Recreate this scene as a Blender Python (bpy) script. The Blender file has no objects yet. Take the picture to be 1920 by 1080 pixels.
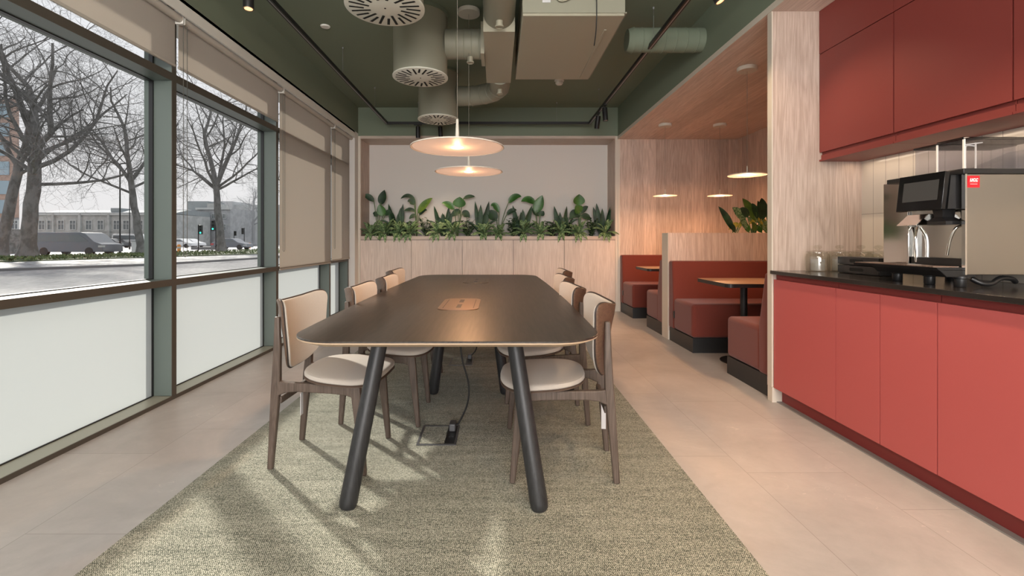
import bpy, math, random
from mathutils import Vector, Matrix
R = math.radians
sc = bpy.context.scene
col = sc.collection

# ------------------------------------------------------------------ camera
cd = bpy.data.cameras.new('camera'); cam = bpy.data.objects.new('camera', cd); col.objects.link(cam)
cam.location = (0, 0, 1.12); cam.rotation_euler = (R(90), 0, 0)
cd.sensor_width = 36; cd.lens = 860 / 1920 * 36
cd.shift_x = (960 - 932) / 1920; cd.shift_y = -(540 - 450) / 1920
cd.clip_start = .05; cd.clip_end = 600
sc.camera = cam
# ------------------------------------------------------------------ world, sun, exposure
SKY = 1.05
w = bpy.data.worlds.new('sky'); sc.world = w; w.use_nodes = True
nt = w.node_tree; nt.nodes.clear()
out = nt.nodes.new('ShaderNodeOutputWorld'); bg = nt.nodes.new('ShaderNodeBackground')
tc = nt.nodes.new('ShaderNodeTexCoord'); sp = nt.nodes.new('ShaderNodeSeparateXYZ'); cr = nt.nodes.new('ShaderNodeValToRGB')
cr.color_ramp.elements[0].position = 0; cr.color_ramp.elements[0].color = (.80, .77, .775, 1)
cr.color_ramp.elements[1].position = .6; cr.color_ramp.elements[1].color = (.82, .84, .90, 1)
nt.links.new(tc.outputs['Generated'], sp.inputs[0]); nt.links.new(sp.outputs['Z'], cr.inputs[0])
nt.links.new(cr.outputs[0], bg.inputs[0]); bg.inputs[1].default_value = SKY
nt.links.new(bg.outputs[0], out.inputs[0])
sd = bpy.data.lights.new('sun', 'SUN'); sun = bpy.data.objects.new('sun', sd); col.objects.link(sun)
sd.energy = 5.4; sd.angle = R(2.2); sd.color = (1, .93, .84)
sun.rotation_euler = Vector((.70, -.714, -.60)).to_track_quat('-Z', 'Y').to_euler()
vs = sc.view_settings
vs.view_transform = 'Standard'; vs.look = 'None'; vs.gamma = 1; vs.use_curve_mapping = False; vs.exposure = .12
sc.cycles.use_denoising = True
sc.cycles.max_bounces = 10; sc.cycles.diffuse_bounces = 5; sc.cycles.transparent_max_bounces = 16
sc.cycles.sample_clamp_indirect = 6

def area(name, loc, direction, sx, sy, energy, color, shape='RECTANGLE', spread=180):
    d = bpy.data.lights.new(name, 'AREA'); d.shape = shape; d.size = sx; d.size_y = sy
    d.energy = energy; d.color = color; d.spread = R(spread)
    o = bpy.data.objects.new(name, d); col.objects.link(o); o.location = loc
    o.rotation_euler = Vector(direction).to_track_quat('-Z', 'Y').to_euler(); return o
# added fill lights under the ceiling, unseen behind the camera
area('rear_ceiling_light', (-.6, -.9, 3.12), (0, .35, -1), 2.2, 1.2, 90, (1, .92, .84))
area('rear_ceiling_light', (1.0, -2.3, 3.12), (0, .35, -1), 2.2, 1.2, 80, (1, .88, .78))

# added frontal fill for the far surfaces, unseen behind the camera
area('rear_window_daylight', (-.1, -4.12, 1.45), (.02, 1, -.22), 4.0, 2.3, 135, (1, .97, .96), spread=115)
# added upward fill that lifts the ceiling, unseen behind the camera
area('rear_uplight', (-.3, -.7, 2.45), (0, .75, 1), 2.6, .3, 85, (1, .95, .86))

WARM = (1, .52, .25)
def spot(name, loc, target, energy, size=70, blend=.7, color=(1, .72, .48), radius=.03):
    d = bpy.data.lights.new(name, 'SPOT'); d.energy = energy; d.spot_size = R(size); d.spot_blend = blend
    d.color = color; d.shadow_soft_size = radius
    o = bpy.data.objects.new(name, d); col.objects.link(o); o.location = loc
    o.rotation_euler = (Vector(target) - Vector(loc)).to_track_quat('-Z', 'Y').to_euler(); return o

# ------------------------------------------------------------------ mesh builder
class MB:
    def __init__(s): s.v = []; s.f = []
    def add(s, vs_, fs):
        n = len(s.v); s.v += [tuple(p) for p in vs_]; s.f += [tuple(i + n for i in f) for f in fs]; return s
    def box(s, x0, x1, y0, y1, z0, z1):
        return s.add([(x0,y0,z0),(x1,y0,z0),(x1,y1,z0),(x0,y1,z0),(x0,y0,z1),(x1,y0,z1),(x1,y1,z1),(x0,y1,z1)],
                     [(0,3,2,1),(4,5,6,7),(0,1,5,4),(1,2,6,5),(2,3,7,6),(3,0,4,7)])
    def quad(s, a, b, c, d): return s.add([a, b, c, d], [(0, 1, 2, 3)])
    def tube(s, pts, rad, n=10, cap=True):
        pts = [Vector(p) for p in pts]
        if not isinstance(rad, (list, tuple)): rad = [rad] * len(pts)
        vs_, fs = [], []; prev = None
        for i, p in enumerate(pts):
            t = (pts[min(i+1, len(pts)-1)] - pts[max(i-1, 0)])
            t = t.normalized() if t.length > 1e-9 else Vector((0, 0, 1))
            if prev is None:
                a = t.orthogonal().normalized()
            else:
                a = prev - t * prev.dot(t)
                a = a.normalized() if a.length > 1e-6 else t.orthogonal().normalized()
            prev = a; b = t.cross(a)
            for k in range(n):
                q = 2 * math.pi * k / n
                vs_.append(p + (a * math.cos(q) + b * math.sin(q)) * rad[i])
        for i in range(len(pts) - 1):
            for k in range(n):
                fs.append((i*n+k, i*n+(k+1) % n, (i+1)*n+(k+1) % n, (i+1)*n+k))
        if cap:
            fs.append(tuple(range(n-1, -1, -1))); m = (len(pts)-1)*n; fs.append(tuple(m+k for k in range(n)))
        return s.add(vs_, fs)
    def lathe(s, prof, c=(0,0,0), n=40, closed=False):
        vs_, fs = [], []
        for r, z in prof:
            for k in range(n):
                q = 2*math.pi*k/n; vs_.append((c[0]+r*math.cos(q), c[1]+r*math.sin(q), c[2]+z))
        m = len(prof)
        for i in range(m-1 if not closed else m):
            j = (i+1) % m
            for k in range(n): fs.append((i*n+k, i*n+(k+1) % n, j*n+(k+1) % n, j*n+k))
        return s.add(vs_, fs)
    def prism(s, poly, fn, t0, t1):
        """poly: list of 2-D points; fn(u, v, t) -> 3-D; extruded from t0 to t1"""
        n = len(poly)
        vs_ = [fn(u, v, t0) for u, v in poly] + [fn(u, v, t1) for u, v in poly]
        fs = [tuple(range(n-1, -1, -1)), tuple(range(n, 2*n))] + [(i, (i+1) % n, n+(i+1) % n, n+i) for i in range(n)]
        return s.add(vs_, fs)
    def loft(s, rings, cap=True):
        n = len(rings[0]); vs_ = [p for r in rings for p in r]; fs = []
        for i in range(len(rings)-1):
            for k in range(n): fs.append((i*n+k, i*n+(k+1) % n, (i+1)*n+(k+1) % n, (i+1)*n+k))
        if cap: fs.append(tuple(range(n-1, -1, -1))); m = (len(rings)-1)*n; fs.append(tuple(m+k for k in range(n)))
        return s.add(vs_, fs)
    def bar(s, pts, secs, side=(0,1,0)):
        """rectangular bar along pts, secs = (width along side, thickness across)"""
        rings = []; side = Vector(side)
        for i, p in enumerate(pts):
            p = Vector(p); t = (Vector(pts[min(i+1, len(pts)-1)]) - Vector(pts[max(i-1, 0)])).normalized()
            a = (side - t*side.dot(t)).normalized(); b = t.cross(a); w_, h_ = secs[i] if isinstance(secs, list) else secs
            rings.append([p+a*w_/2+b*h_/2, p-a*w_/2+b*h_/2, p-a*w_/2-b*h_/2, p+a*w_/2-b*h_/2])
        return s.loft(rings)
    def build(s, name, mat, parent=None, smooth=False, bevel=0, seg=2, sub=0):
        off = Vector((0, 0, 0)); p = parent
        while p is not None: off += p.location; p = p.parent
        me = bpy.data.meshes.new(name)
        me.from_pydata([tuple(Vector(v) - off) for v in s.v], [], s.f); me.update()
        import bmesh
        bm = bmesh.new(); bm.from_mesh(me); bmesh.ops.recalc_face_normals(bm, faces=bm.faces); bm.to_mesh(me); bm.free()
        if smooth:
            for q in me.polygons: q.use_smooth = True
        me.materials.append(mat)
        o = bpy.data.objects.new(name, me); col.objects.link(o); o.parent = parent
        if bevel:
            m = o.modifiers.new('b', 'BEVEL'); m.width = bevel; m.segments = seg; m.limit_method = 'ANGLE'; m.angle_limit = R(35)
            m.harden_normals = False
            for q in me.polygons: q.use_smooth = True
            if hasattr(me, 'set_sharp_from_angle'): me.set_sharp_from_angle(angle=R(35))
        elif smooth and hasattr(me, 'set_sharp_from_angle'): me.set_sharp_from_angle(angle=R(40))
        if sub:
            m = o.modifiers.new('s', 'SUBSURF'); m.levels = m.render_levels = sub
        return o

def tag(o, label=None, cat=None, group=None, kind=None):
    if label: o['label'] = label
    if cat: o['category'] = cat
    if group: o['group'] = group
    if kind: o['kind'] = kind
    return o
def thing(name, label, cat, loc=(0, 0, 0), group=None, kind=None):
    o = bpy.data.objects.new(name, None); col.objects.link(o); o.location = loc; o.empty_display_size = .1
    return tag(o, label, cat, group, kind)
def struct(o): o['kind'] = 'structure'; return o
def copy_tree(o, parent=None):
    c = o.copy(); col.objects.link(c); c.parent = parent
    for ch in [x for x in KIDS(o)]: copy_tree(ch, c)
    return c
def KIDS(o): return [x for x in bpy.data.objects if x.parent == o]

# ------------------------------------------------------------------ materials
def mat(name, color=(.8, .8, .8), rough=.5, metal=0, spec=.5, emit=None, estr=0, coat=0, sheen=0):
    m = bpy.data.materials.new(name); m.use_nodes = True; b = m.node_tree.nodes['Principled BSDF']
    b.inputs['Base Color'].default_value = (*color, 1); b.inputs['Roughness'].default_value = rough
    b.inputs['Metallic'].default_value = metal; b.inputs['Specular IOR Level'].default_value = spec
    b.inputs['Coat Weight'].default_value = coat
    b.inputs['Sheen Weight'].default_value = sheen
    if emit: b.inputs['Emission Color'].default_value = (*emit, 1); b.inputs['Emission Strength'].default_value = estr
    return m
class N:
    def __init__(s, m): s.m = m; s.nt = m.node_tree; s.b = s.nt.nodes['Principled BSDF']
    def n(s, t, **kw):
        x = s.nt.nodes.new(t)
        for k, v in kw.items():
            if k.startswith('_'): setattr(x, k[1:], v)
            else: x.inputs[k.replace('.', ' ')].default_value = v
        return x
    def l(s, a, b): s.nt.links.new(a, b)
    def coord(s, scale=(1, 1, 1), loc=(0, 0, 0)):
        t = s.n('ShaderNodeTexCoord'); mp = s.n('ShaderNodeMapping'); mp.inputs['Scale'].default_value = scale; mp.inputs['Location'].default_value = loc
        s.l(t.outputs['Object'], mp.inputs[0]); return mp.outputs[0]
    def noise(s, vec, scale=5, detail=4, rough=.5, dist=0):
        x = s.n('ShaderNodeTexNoise'); x.inputs['Scale'].default_value = scale; x.inputs['Detail'].default_value = detail
        x.inputs['Roughness'].default_value = rough; x.inputs['Distortion'].default_value = dist
        s.l(vec, x.inputs['Vector']); return x.outputs['Fac']
    def ramp(s, fac, stops):
        x = s.n('ShaderNodeValToRGB'); e = x.color_ramp.elements
        while len(e) < len(stops): e.new(.5)
        for i, (p, c) in enumerate(stops): e[i].position = p; e[i].color = (*c, 1) if len(c) == 3 else c
        s.l(fac, x.inputs[0]); return x.outputs[0]
    def math(s, op, a, b=None, c=None):
        x = s.n('ShaderNodeMath', _operation=op)
        for i, q in enumerate((a, b, c)):
            if q is None: continue
            if isinstance(q, (int, float)): x.inputs[i].default_value = q
            else: s.l(q, x.inputs[i])
        return x.outputs[0]
    def mix(s, fac, a, b, mode='MIX'):
        x = s.n('ShaderNodeMix', _data_type='RGBA', _blend_type=mode)
        for i, q in ((0, fac), (6, a), (7, b)):
            if isinstance(q, (int, float)): x.inputs[i].default_value = q
            elif isinstance(q, tuple): x.inputs[i].default_value = (*q, 1)
            else: s.l(q, x.inputs[i])
        return x.outputs[2]
    def color(s, c): s.l(c, s.b.inputs['Base Color'])
    def bump(s, h, strength=.2, dist=.01):
        x = s.n('ShaderNodeBump'); x.inputs['Strength'].default_value = strength; x.inputs['Distance'].default_value = dist
        s.l(h, x.inputs['Height']); s.l(x.outputs[0], s.b.inputs['Normal'])

def wood(name, light, dark, axis='z', rough=.5, plank=0, contrast=1.0, scale=1.0, spec=.4, var=.35):
    m = mat(name, light, rough, spec=spec); k = N(m)
    g = {'x': (.9, 14, 14), 'y': (14, .9, 14), 'z': (14, 14, .9)}[axis]
    g = tuple(q * scale for q in g)
    tcn = k.n('ShaderNodeTexCoord'); sep = k.n('ShaderNodeSeparateXYZ'); k.l(tcn.outputs['Object'], sep.inputs[0])
    ax = {'x': ('Y', 'Z'), 'y': ('X', 'Z'), 'z': ('X', 'Y')}[axis]
    u = k.math('ADD', sep.outputs[ax[0]], sep.outputs[ax[1]])
    vec = tcn.outputs['Object']
    if plank:
        idx = k.math('FLOOR', k.math('DIVIDE', u, plank))
        wn = k.n('ShaderNodeTexWhiteNoise', _noise_dimensions='1D'); k.l(idx, wn.inputs['W'])
        cmb = k.n('ShaderNodeVectorMath', _operation='MULTIPLY_ADD'); k.l(wn.outputs['Color'], cmb.inputs[0])
        cmb.inputs[1].default_value = (9, 9, 9); k.l(tcn.outputs['Object'], cmb.inputs[2]); vec = cmb.outputs[0]
    mp = k.n('ShaderNodeMapping'); mp.inputs['Scale'].default_value = g; k.l(vec, mp.inputs[0])
    fine = k.noise(mp.outputs[0], 4.0, 5, .62)
    mp2 = k.n('ShaderNodeMapping'); mp2.inputs['Scale'].default_value = tuple(q*.28 for q in g); k.l(vec, mp2.inputs[0])
    wv = k.noise(mp2.outputs[0], 2.0, 2, .5, .8)
    ring = k.math('PINGPONG', k.math('MULTIPLY', wv, 22), 1)
    f = k.math('ADD', k.math('MULTIPLY', fine, .75), k.math('MULTIPLY', ring, .13))
    c = k.ramp(f, [(.5 - .22*contrast, dark), (.5 + .1, light)])
    if plank:
        lo = 1 - var/2; hi = 1 + var/2
        vv = k.ramp(wn.outputs['Value'], [(0, (lo, lo, lo)), (1, (min(hi, 1.2),)*3)])
        c = k.mix(1.0, c, vv, 'MULTIPLY')
    k.color(c); k.bump(fine, .08, .002); return m

def thin_glass(name, tint=(.95, .97, .96), refl=.9, base_r=.04):
    m = bpy.data.materials.new(name); m.use_nodes = True; t = m.node_tree; t.nodes.clear()
    o = t.nodes.new('ShaderNodeOutputMaterial'); tr = t.nodes.new('ShaderNodeBsdfTransparent'); gl = t.nodes.new('ShaderNodeBsdfGlossy')
    fr = t.nodes.new('ShaderNodeLayerWeight'); fr.inputs['Blend'].default_value = .12
    mx = t.nodes.new('ShaderNodeMixShader'); tr.inputs[0].default_value = (*tint, 1); gl.inputs['Roughness'].default_value = .02
    mm = t.nodes.new('ShaderNodeMath'); mm.operation = 'MULTIPLY_ADD'; mm.inputs[1].default_value = refl; mm.inputs[2].default_value = base_r
    t.links.new(fr.outputs['Facing'], mm.inputs[0])
    pw = t.nodes.new('ShaderNodeMath'); pw.operation = 'POWER'; pw.inputs[1].default_value = 3
    t.links.new(fr.outputs['Facing'], pw.inputs[0]); t.links.new(pw.outputs[0], mm.inputs[0])
    t.links.new(mm.outputs[0], mx.inputs[0]); t.links.new(tr.outputs[0], mx.inputs[1]); t.links.new(gl.outputs[0], mx.inputs[2])
    t.links.new(mx.outputs[0], o.inputs[0]); return m
def translucent(name, tcol, dcol, f=.6, trans=0, rough=.3):
    m = bpy.data.materials.new(name); m.use_nodes = True; t = m.node_tree; t.nodes.clear()
    o = t.nodes.new('ShaderNodeOutputMaterial'); a = t.nodes.new('ShaderNodeBsdfTranslucent'); b = t.nodes.new('ShaderNodeBsdfDiffuse')
    mx = t.nodes.new('ShaderNodeMixShader'); mx.inputs[0].default_value = f
    a.inputs[0].default_value = (*tcol, 1); b.inputs[0].default_value = (*dcol, 1)
    t.links.new(b.outputs[0], mx.inputs[1]); t.links.new(a.outputs[0], mx.inputs[2]); last = mx.outputs[0]
    if trans:
        c = t.nodes.new('ShaderNodeBsdfTransparent'); m2 = t.nodes.new('ShaderNodeMixShader'); m2.inputs[0].default_value = trans
        t.links.new(last, m2.inputs[1]); t.links.new(c.outputs[0], m2.inputs[2]); last = m2.outputs[0]
    t.links.new(last, o.inputs[0]); return m

M = {}
ASH_L, ASH_D = (.66, .53, .455), (.47, .355, .29)
M['ash'] = wood('ash_vertical', ASH_L, ASH_D, 'z', .5, .19, .75)
M['ash_panel'] = wood('ash_panel', (.70, .59, .52), (.57, .465, .40), 'z', .5, .27, .8, var=.10)
M['ash_y'] = wood('ash_along_room', (.74, .61, .53), (.56, .44, .375), 'y', .5, .28, .9, var=.16)
M['ash_x'] = wood('ash_across', (.58, .49, .42), (.45, .36, .30), 'x', .5)
M['ash_edge'] = mat('ash_edge', (.62, .56, .48), .5)
M['walnut'] = wood('chair_frame_wood', (.125, .092, .074), (.065, .046, .036), 'z', .42, 0, 1, 2)
M['ply'] = wood('chair_shell_veneer', (.15, .088, .058), (.085, .048, .030), 'y', .4, 0, 1.2, 2)
M['tabletop'] = wood('dark_oak_top', (.052, .040, .032), (.016, .012, .010), 'y', .34, 0, 1.2, 1.3, .45)
M['legdark'] = wood('dark_oak_leg', (.030, .030, .031), (.016, .016, .017), 'z', .42, 0, 1, 2)
M['plyedge'] = mat('birch_ply_edge', (.42, .30, .20), .55)
M['green'] = mat('green_paint', (.18, .215, .16), .75, spec=.3)
M['green_duct'] = mat('green_duct_paint', (.27, .265, .205), .55, spec=.4)
M['green_unit'] = mat('green_unit_paint', (.36, .34, .26), .5, spec=.4)
M['white'] = mat('white_paint', (.66, .63, .60), .7)
M['offwhite'] = mat('offwhite_plastic', (.75, .74, .70), .4)
M['lampwhite'] = mat('lamp_cream_metal', (.62, .58, .50), .45)
M['frame_green'] = mat('window_frame_green_grey', (.115, .142, .129), .42, spec=.5)
M['frame_dark'] = mat('window_frame_bronze', (.085, .075, .062), .45, metal=.2)
M['sill'] = mat('window_sill_metal', (.36, .36, .30), .38, metal=.3)
M['black'] = mat('black_plastic', (.012, .012, .013), .38)
M['blackm'] = mat('black_metal', (.016, .016, .017), .45, metal=.3)
M['plinth'] = mat('black_plinth', (.018, .018, .019), .4)
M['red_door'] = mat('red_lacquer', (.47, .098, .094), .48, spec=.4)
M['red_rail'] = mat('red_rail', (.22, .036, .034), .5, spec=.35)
M['red_up'] = mat('red_lacquer_wall_units', (.215, .040, .034), .45, spec=.4)  # same lacquer as the lower doors, darkened for the shade up there
def fabric(name, a, b, sc_=350, rough=.9):
    m = mat(name, a, rough, spec=.2, sheen=.2); k = N(m); v = k.coord()
    n1 = k.noise(v, sc_, 2, .6); n2 = k.noise(v, 3, 3)
    k.color(k.mix(n1, a, b)); k.bump(n1, .25, .002); return m
M['red_fab'] = fabric('rust_fabric', (.125, .026, .017), (.180, .040, .029))
M['beige_fab'] = fabric('beige_fabric', (.40, .355, .31), (.53, .475, .42), 420)
M['blind'] = translucent('blind_fabric', (.64, .59, .535), (.58, .54, .495), .55, .03)
M['frost'] = translucent('frosted_film', (.51, .555, .55), (.46, .50, .49), .6)
M['glass'] = thin_glass('window_glass')
M['jar'] = thin_glass('jar_glass', (.94, .94, .92), .8, .07)
M['acrylic'] = thin_glass('smoked_acrylic', (.93, .93, .95), .35, .06)
M['smoke'] = thin_glass('smoked_lid', (.35, .35, .36), .5, .10)
M['chain'] = mat('bead_chain', (.10, .10, .09), .4)
M['steel'] = mat('brushed_steel', (.40, .37, .33), .30, metal=1)
M['chrome'] = mat('polished_steel', (.80, .78, .75), .08, metal=1)
M['counter'] = mat('black_stone_counter', (.022, .019, .018), .16, spec=.6)
M['bronze'] = mat('bronze_lid', (.30, .20, .14), .28, metal=.9)  # pendant's orange reflection put into the nearer lid's colour
M['bronze_dark'] = mat('dark_bronze_lid', (.09, .075, .06), .35, metal=.7)
M['grey_metal'] = mat('grey_metal', (.30, .30, .31), .4, metal=.6)
M['dark_grey_metal'] = mat('dark_grey_metal', (.10, .10, .105), .4, metal=.4)
M['grey_trim'] = mat('grey_floor_trim', (.27, .255, .24), .45)
M['glow'] = mat('lamp_glow', (1, .8, .6), .5, emit=(1, .66, .38), estr=5)
M['spotglow'] = mat('spot_glow', (1, .8, .6), .5, emit=(1, .50, .22), estr=1.6)
M['sticker'] = mat('white_sticker', (.6, .6, .62), .5)
M['red_sticker'] = mat('red_sticker', (.72, .008, .02), .45)
M['white_ink'] = mat('white_ink', (.85, .85, .85), .5)
M['soil'] = mat('dark_soil', (.02, .014, .01), .95)

# tiled splashback, floor, carpet
def tiles():
    m = mat('cream_tiles', (.68, .60, .52), .14, spec=.6); k = N(m)
    t = k.n('ShaderNodeTexCoord'); s = k.n('ShaderNodeSeparateXYZ'); k.l(t.outputs['Object'], s.inputs[0])
    def line(v, p, off, wd):
        a = k.math('FRACT', k.math('DIVIDE', k.math('ADD', v, off), p)); a = k.math('MULTIPLY', a, p)
        return k.math('LESS_THAN', a, wd)
    l1 = line(s.outputs['Y'], .0985, 10*.0985 - 3.17 % .0985, .003); l2 = line(s.outputs['Z'], .385, .385*4-.91 % .385, .003)
    ln = k.math('MAXIMUM', l1, l2)
    ny = k.math('FLOOR', k.math('DIVIDE', s.outputs['Y'], .0985)); wn = k.n('ShaderNodeTexWhiteNoise', _noise_dimensions='1D'); k.l(ny, wn.inputs['W'])
    base = k.mix(wn.outputs['Value'], (.74, .67, .58), (.66, .59, .51))
    k.color(k.mix(ln, base, (.33, .29, .25))); k.bump(k.noise(k.coord((1, 1, .6)), 7, 1), .15, .01); return m
M['tiles'] = tiles()
def floor_mat():
    m = mat('stone_floor_tiles', (.45, .40, .36), .38, spec=.45); k = N(m)
    t = k.n('ShaderNodeTexCoord'); s = k.n('ShaderNodeSeparateXYZ'); k.l(t.outputs['Object'], s.inputs[0])
    left = k.math('LESS_THAN', s.outputs['X'], 0)
    x = k.math('ADD', s.outputs['X'], k.math('MULTIPLY', left, .135))
    x = k.math('ADD', x, -1.2 + 20*.4775)
    row = k.math('FLOOR', k.math('DIVIDE', x, .4775)); fx = k.math('SUBTRACT', x, k.math('MULTIPLY', row, .4775))
    wn = k.n('ShaderNodeTexWhiteNoise', _noise_dimensions='1D'); k.l(row, wn.inputs['W'])
    y = k.math('ADD', s.outputs['Y'], k.math('MULTIPLY', wn.outputs['Value'], .97)); y = k.math('ADD', y, 20.1)
    cy = k.math('FLOOR', k.math('DIVIDE', y, .97)); fy = k.math('SUBTRACT', y, k.math('MULTIPLY', cy, .97))
    ln = k.math('MAXIMUM', k.math('LESS_THAN', fx, .003), k.math('LESS_THAN', fy, .003))
    w2 = k.n('ShaderNodeTexWhiteNoise', _noise_dimensions='2D'); cb = k.n('ShaderNodeCombineXYZ'); k.l(row, cb.inputs[0]); k.l(cy, cb.inputs[1]); k.l(cb.outputs[0], w2.inputs['Vector'])
    v = k.coord(); a = k.noise(v, 2.2, 6, .62, .6); b = k.noise(v, 14, 6, .7)
    base = k.ramp(a, [(.30, (.37, .345, .335)), (.70, (.52, .49, .475))])
    base = k.mix(.25, base, k.ramp(b, [(.3, (.32, .30, .28)), (.7, (.54, .50, .47))]))
    tv = k.ramp(w2.outputs['Value'], [(0, (.93, .93, .93)), (1, (1.0, 1.0, 1.0))]); base = k.mix(1.0, base, tv, 'MULTIPLY')
    vein = k.noise(k.coord((1, 2.2, 1)), 1.7, 3, .6, 1.8); vd = k.math('ABSOLUTE', k.math('SUBTRACT', vein, .5))
    vm = k.math('MULTIPLY', k.math('LESS_THAN', vd, .0022), k.math('GREATER_THAN', a, .56)); base = k.mix(k.math('MULTIPLY', vm, .5), base, (.66, .6, .55))
    k.color(k.mix(k.math('MULTIPLY', ln, .6), base, (.20, .17, .15)))
    k.l(k.ramp(b, [(.3, (.33,)*3), (.7, (.46,)*3)]), k.b.inputs['Roughness']); return m
M['floor'] = floor_mat()
def carpet_mat():
    m = mat('woven_carpet', (.2, .2, .15), .95, spec=.1, sheen=.1); k = N(m)
    t = k.n('ShaderNodeTexCoord'); s = k.n('ShaderNodeSeparateXYZ'); k.l(t.outputs['Object'], s.inputs[0])
    X = s.outputs['X']; Y = s.outputs['Y']
    ry = k.math('FLOOR', k.math('DIVIDE', Y, .0062)); alt = k.math('MULTIPLY', k.math('SUBTRACT', k.math('MODULO', k.math('ADD', ry, 4000), 2), .5), 2)
    # slanted herringbone stitches, one slant per woven row
    sl = k.math('ADD', X, k.math('MULTIPLY', k.math('MULTIPLY', Y, alt), .8))
    st = k.math('PINGPONG', k.math('DIVIDE', sl, .0036), 1)
    v = k.coord(); streak = k.noise(k.coord((3, 46, 1)), 3.2, 4, .62); big = k.noise(k.coord((.8, 9, 1)), 2.0, 2)
    cell = k.noise(k.coord((1, 1.7, 1)), 190, 1)
    f = k.math('ADD', k.math('MULTIPLY', st, .30), k.math('MULTIPLY', streak, .30)); f = k.math('ADD', f, k.math('MULTIPLY', big, .16)); f = k.math('ADD', f, k.math('MULTIPLY', cell, .92))
    c = k.ramp(f, [(.62, (.040, .048, .036)), (.82, (.165, .168, .125)), (1.02, (.52, .50, .41))])
    k.color(c); k.bump(f, .5, .003); return m
M['carpet'] = carpet_mat()

# =================================================================== STRUCTURE
CZ = 3.2; XB = -2.18; XR = 1.897; DB = 7.2; SOF = 2.70
struct(MB().box(-2.62, 4.0, -4.2, 7.95, -.25, 0).build('floor', M['floor']))
tag(MB().box(-1.4, .9, -1.6, 5.55, .0, .009).build('carpet', M['carpet']), 'grey green woven carpet inlay under the long dining table', 'carpet')
struct(MB().box(XB, XR, -4.2, DB, CZ, CZ+.12).build('ceiling', M['green']))
struct(MB().box(-2.62, XB, -4.2, DB+.02, 2.79, CZ+.12).build('wall_left', M['green']))          # bulkhead over the windows
struct(MB().box(-2.24, 4.0, DB, DB+.12, 2.755, CZ+.12).build('wall_back', M['green']))
struct(MB().box(XR, 2.05, -4.2, DB, SOF+.045, CZ+.12).build('wall_right', M['green']))
struct(MB().box(XR, 4.0, -4.2, DB+.1, SOF, SOF+.045).build('trim_1', M['ash_y']))                # wood soffit over booths and kitchen
struct(MB().box(XR-.006, XR, -4.2, DB, SOF, SOF+.047).build('trim_2', M['ash_edge']))
# rear of the room behind the camera
struct(MB().box(-2.62, 2.6, -4.3, -4.2, 0, .28).box(-2.62, 2.6, -4.3, -4.2, 2.62, CZ).box(-2.62, -2.12, -4.3, -4.2, .28, 2.62).box(1.92, 2.6, -4.3, -4.2, .28, 2.62).build('wall_rear', M['white']))
wr = thing('window_9', None, None, (-.1, -4.25, .28), kind='structure')  # unseen window added as the opening for the frontal fill
MB().box(-2.12, 1.92, -4.29, -4.21, .28, .33).box(-2.12, 1.92, -4.29, -4.21, 2.57, 2.62).box(-2.12, -2.07, -4.29, -4.21, .33, 2.57).box(1.87, 1.92, -4.29, -4.21, .33, 2.57).box(-.125, -.075, -4.29, -4.21, .33, 2.57).build('frame', M['frame_green'], wr)
MB().quad((-2.07, -4.25, .33), (1.87, -4.25, .33), (1.87, -4.25, 2.57), (-2.07, -4.25, 2.57)).build('pane', M['glass'], wr)
# unseen fittings added to carry the rear fill lights set at the top
lu = thing('linear_pendant', 'white linear uplighter hung behind the camera position', 'lamp', (-.3, -.75, 2.4))
MB().box(-1.65, 1.05, -.80, -.70, 2.39, 2.435).build('housing', M['offwhite'], lu)
for x in (-1.4, .8): MB().tube([(x, -.75, 2.435), (x, -.75, CZ)], .002, 6).build('hanging_wire', M['grey_metal'], lu)
for (x, y, lab) in ((-.6, -.9, 'white ceiling light panel behind the camera, window side'), (1.0, -2.3, 'white ceiling light panel behind the camera, kitchen side')):
    cp = thing('ceiling_light_panel', lab, 'lamp', (x, y, CZ-.04)); MB().box(x-1.15 if x < 0 else x-1.1, x+1.15 if x < 0 else 1.89, y-.65, y+.65, CZ-.05, CZ-.002).build('housing', M['offwhite'], cp)
# kitchen wall and tall panel
struct(MB().box(2.52, 2.62, -4.2, 3.17, 0, SOF).build('wall_kitchen', M['tiles']))
pn = struct(MB().box(1.905, 3.9, 3.17, 3.217, .105, SOF).build('wall_partition', M['ash']))
MB().box(1.897, 1.905, 3.168, 3.219, .105, SOF).build('edge_strip', M['ash_edge'], pn)
MB().box(1.899, 2.02, 3.166, 3.219, 0, .103).build('skirting', M['ash_edge'], pn)
# booth walls
struct(MB().box(3.77, 3.9, 3.2, DB+.1, 0, SOF).build('wall_booth_side', M['ash']))
struct(MB().box(XR+.02, 3.9, DB, DB+.12, 0, SOF).build('wall_booth_back', M['ash']))
# planter niche on the back wall
nl, nr = -2.147, 1.857
struct(MB().box(nl, nr+.05, 7.69, 7.8, .9, 2.76).build('wall_niche', M['white']))
nf = struct(MB().box(XB, nl, DB, 7.75, 0, 2.752).build('trim_3', M['ash_edge']))
MB().box(nl-.0, nl+.006, DB+.012, 7.69, 1.18, 2.71).build('reveal_panel', M['ash'], nf)
nf2 = struct(MB().box(nr, XR+.02, DB-.002, 7.75, 0, 2.752).build('trim_4', M['ash_edge']))
MB().box(nr-.006, nr, DB+.012, 7.69, 1.18, 2.71).build('reveal_panel', M['ash'], nf2)
struct(MB().box(nl, nr, DB-.002, 7.75, 2.712, 2.754).build('trim_5', M['ash_x']))
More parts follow.
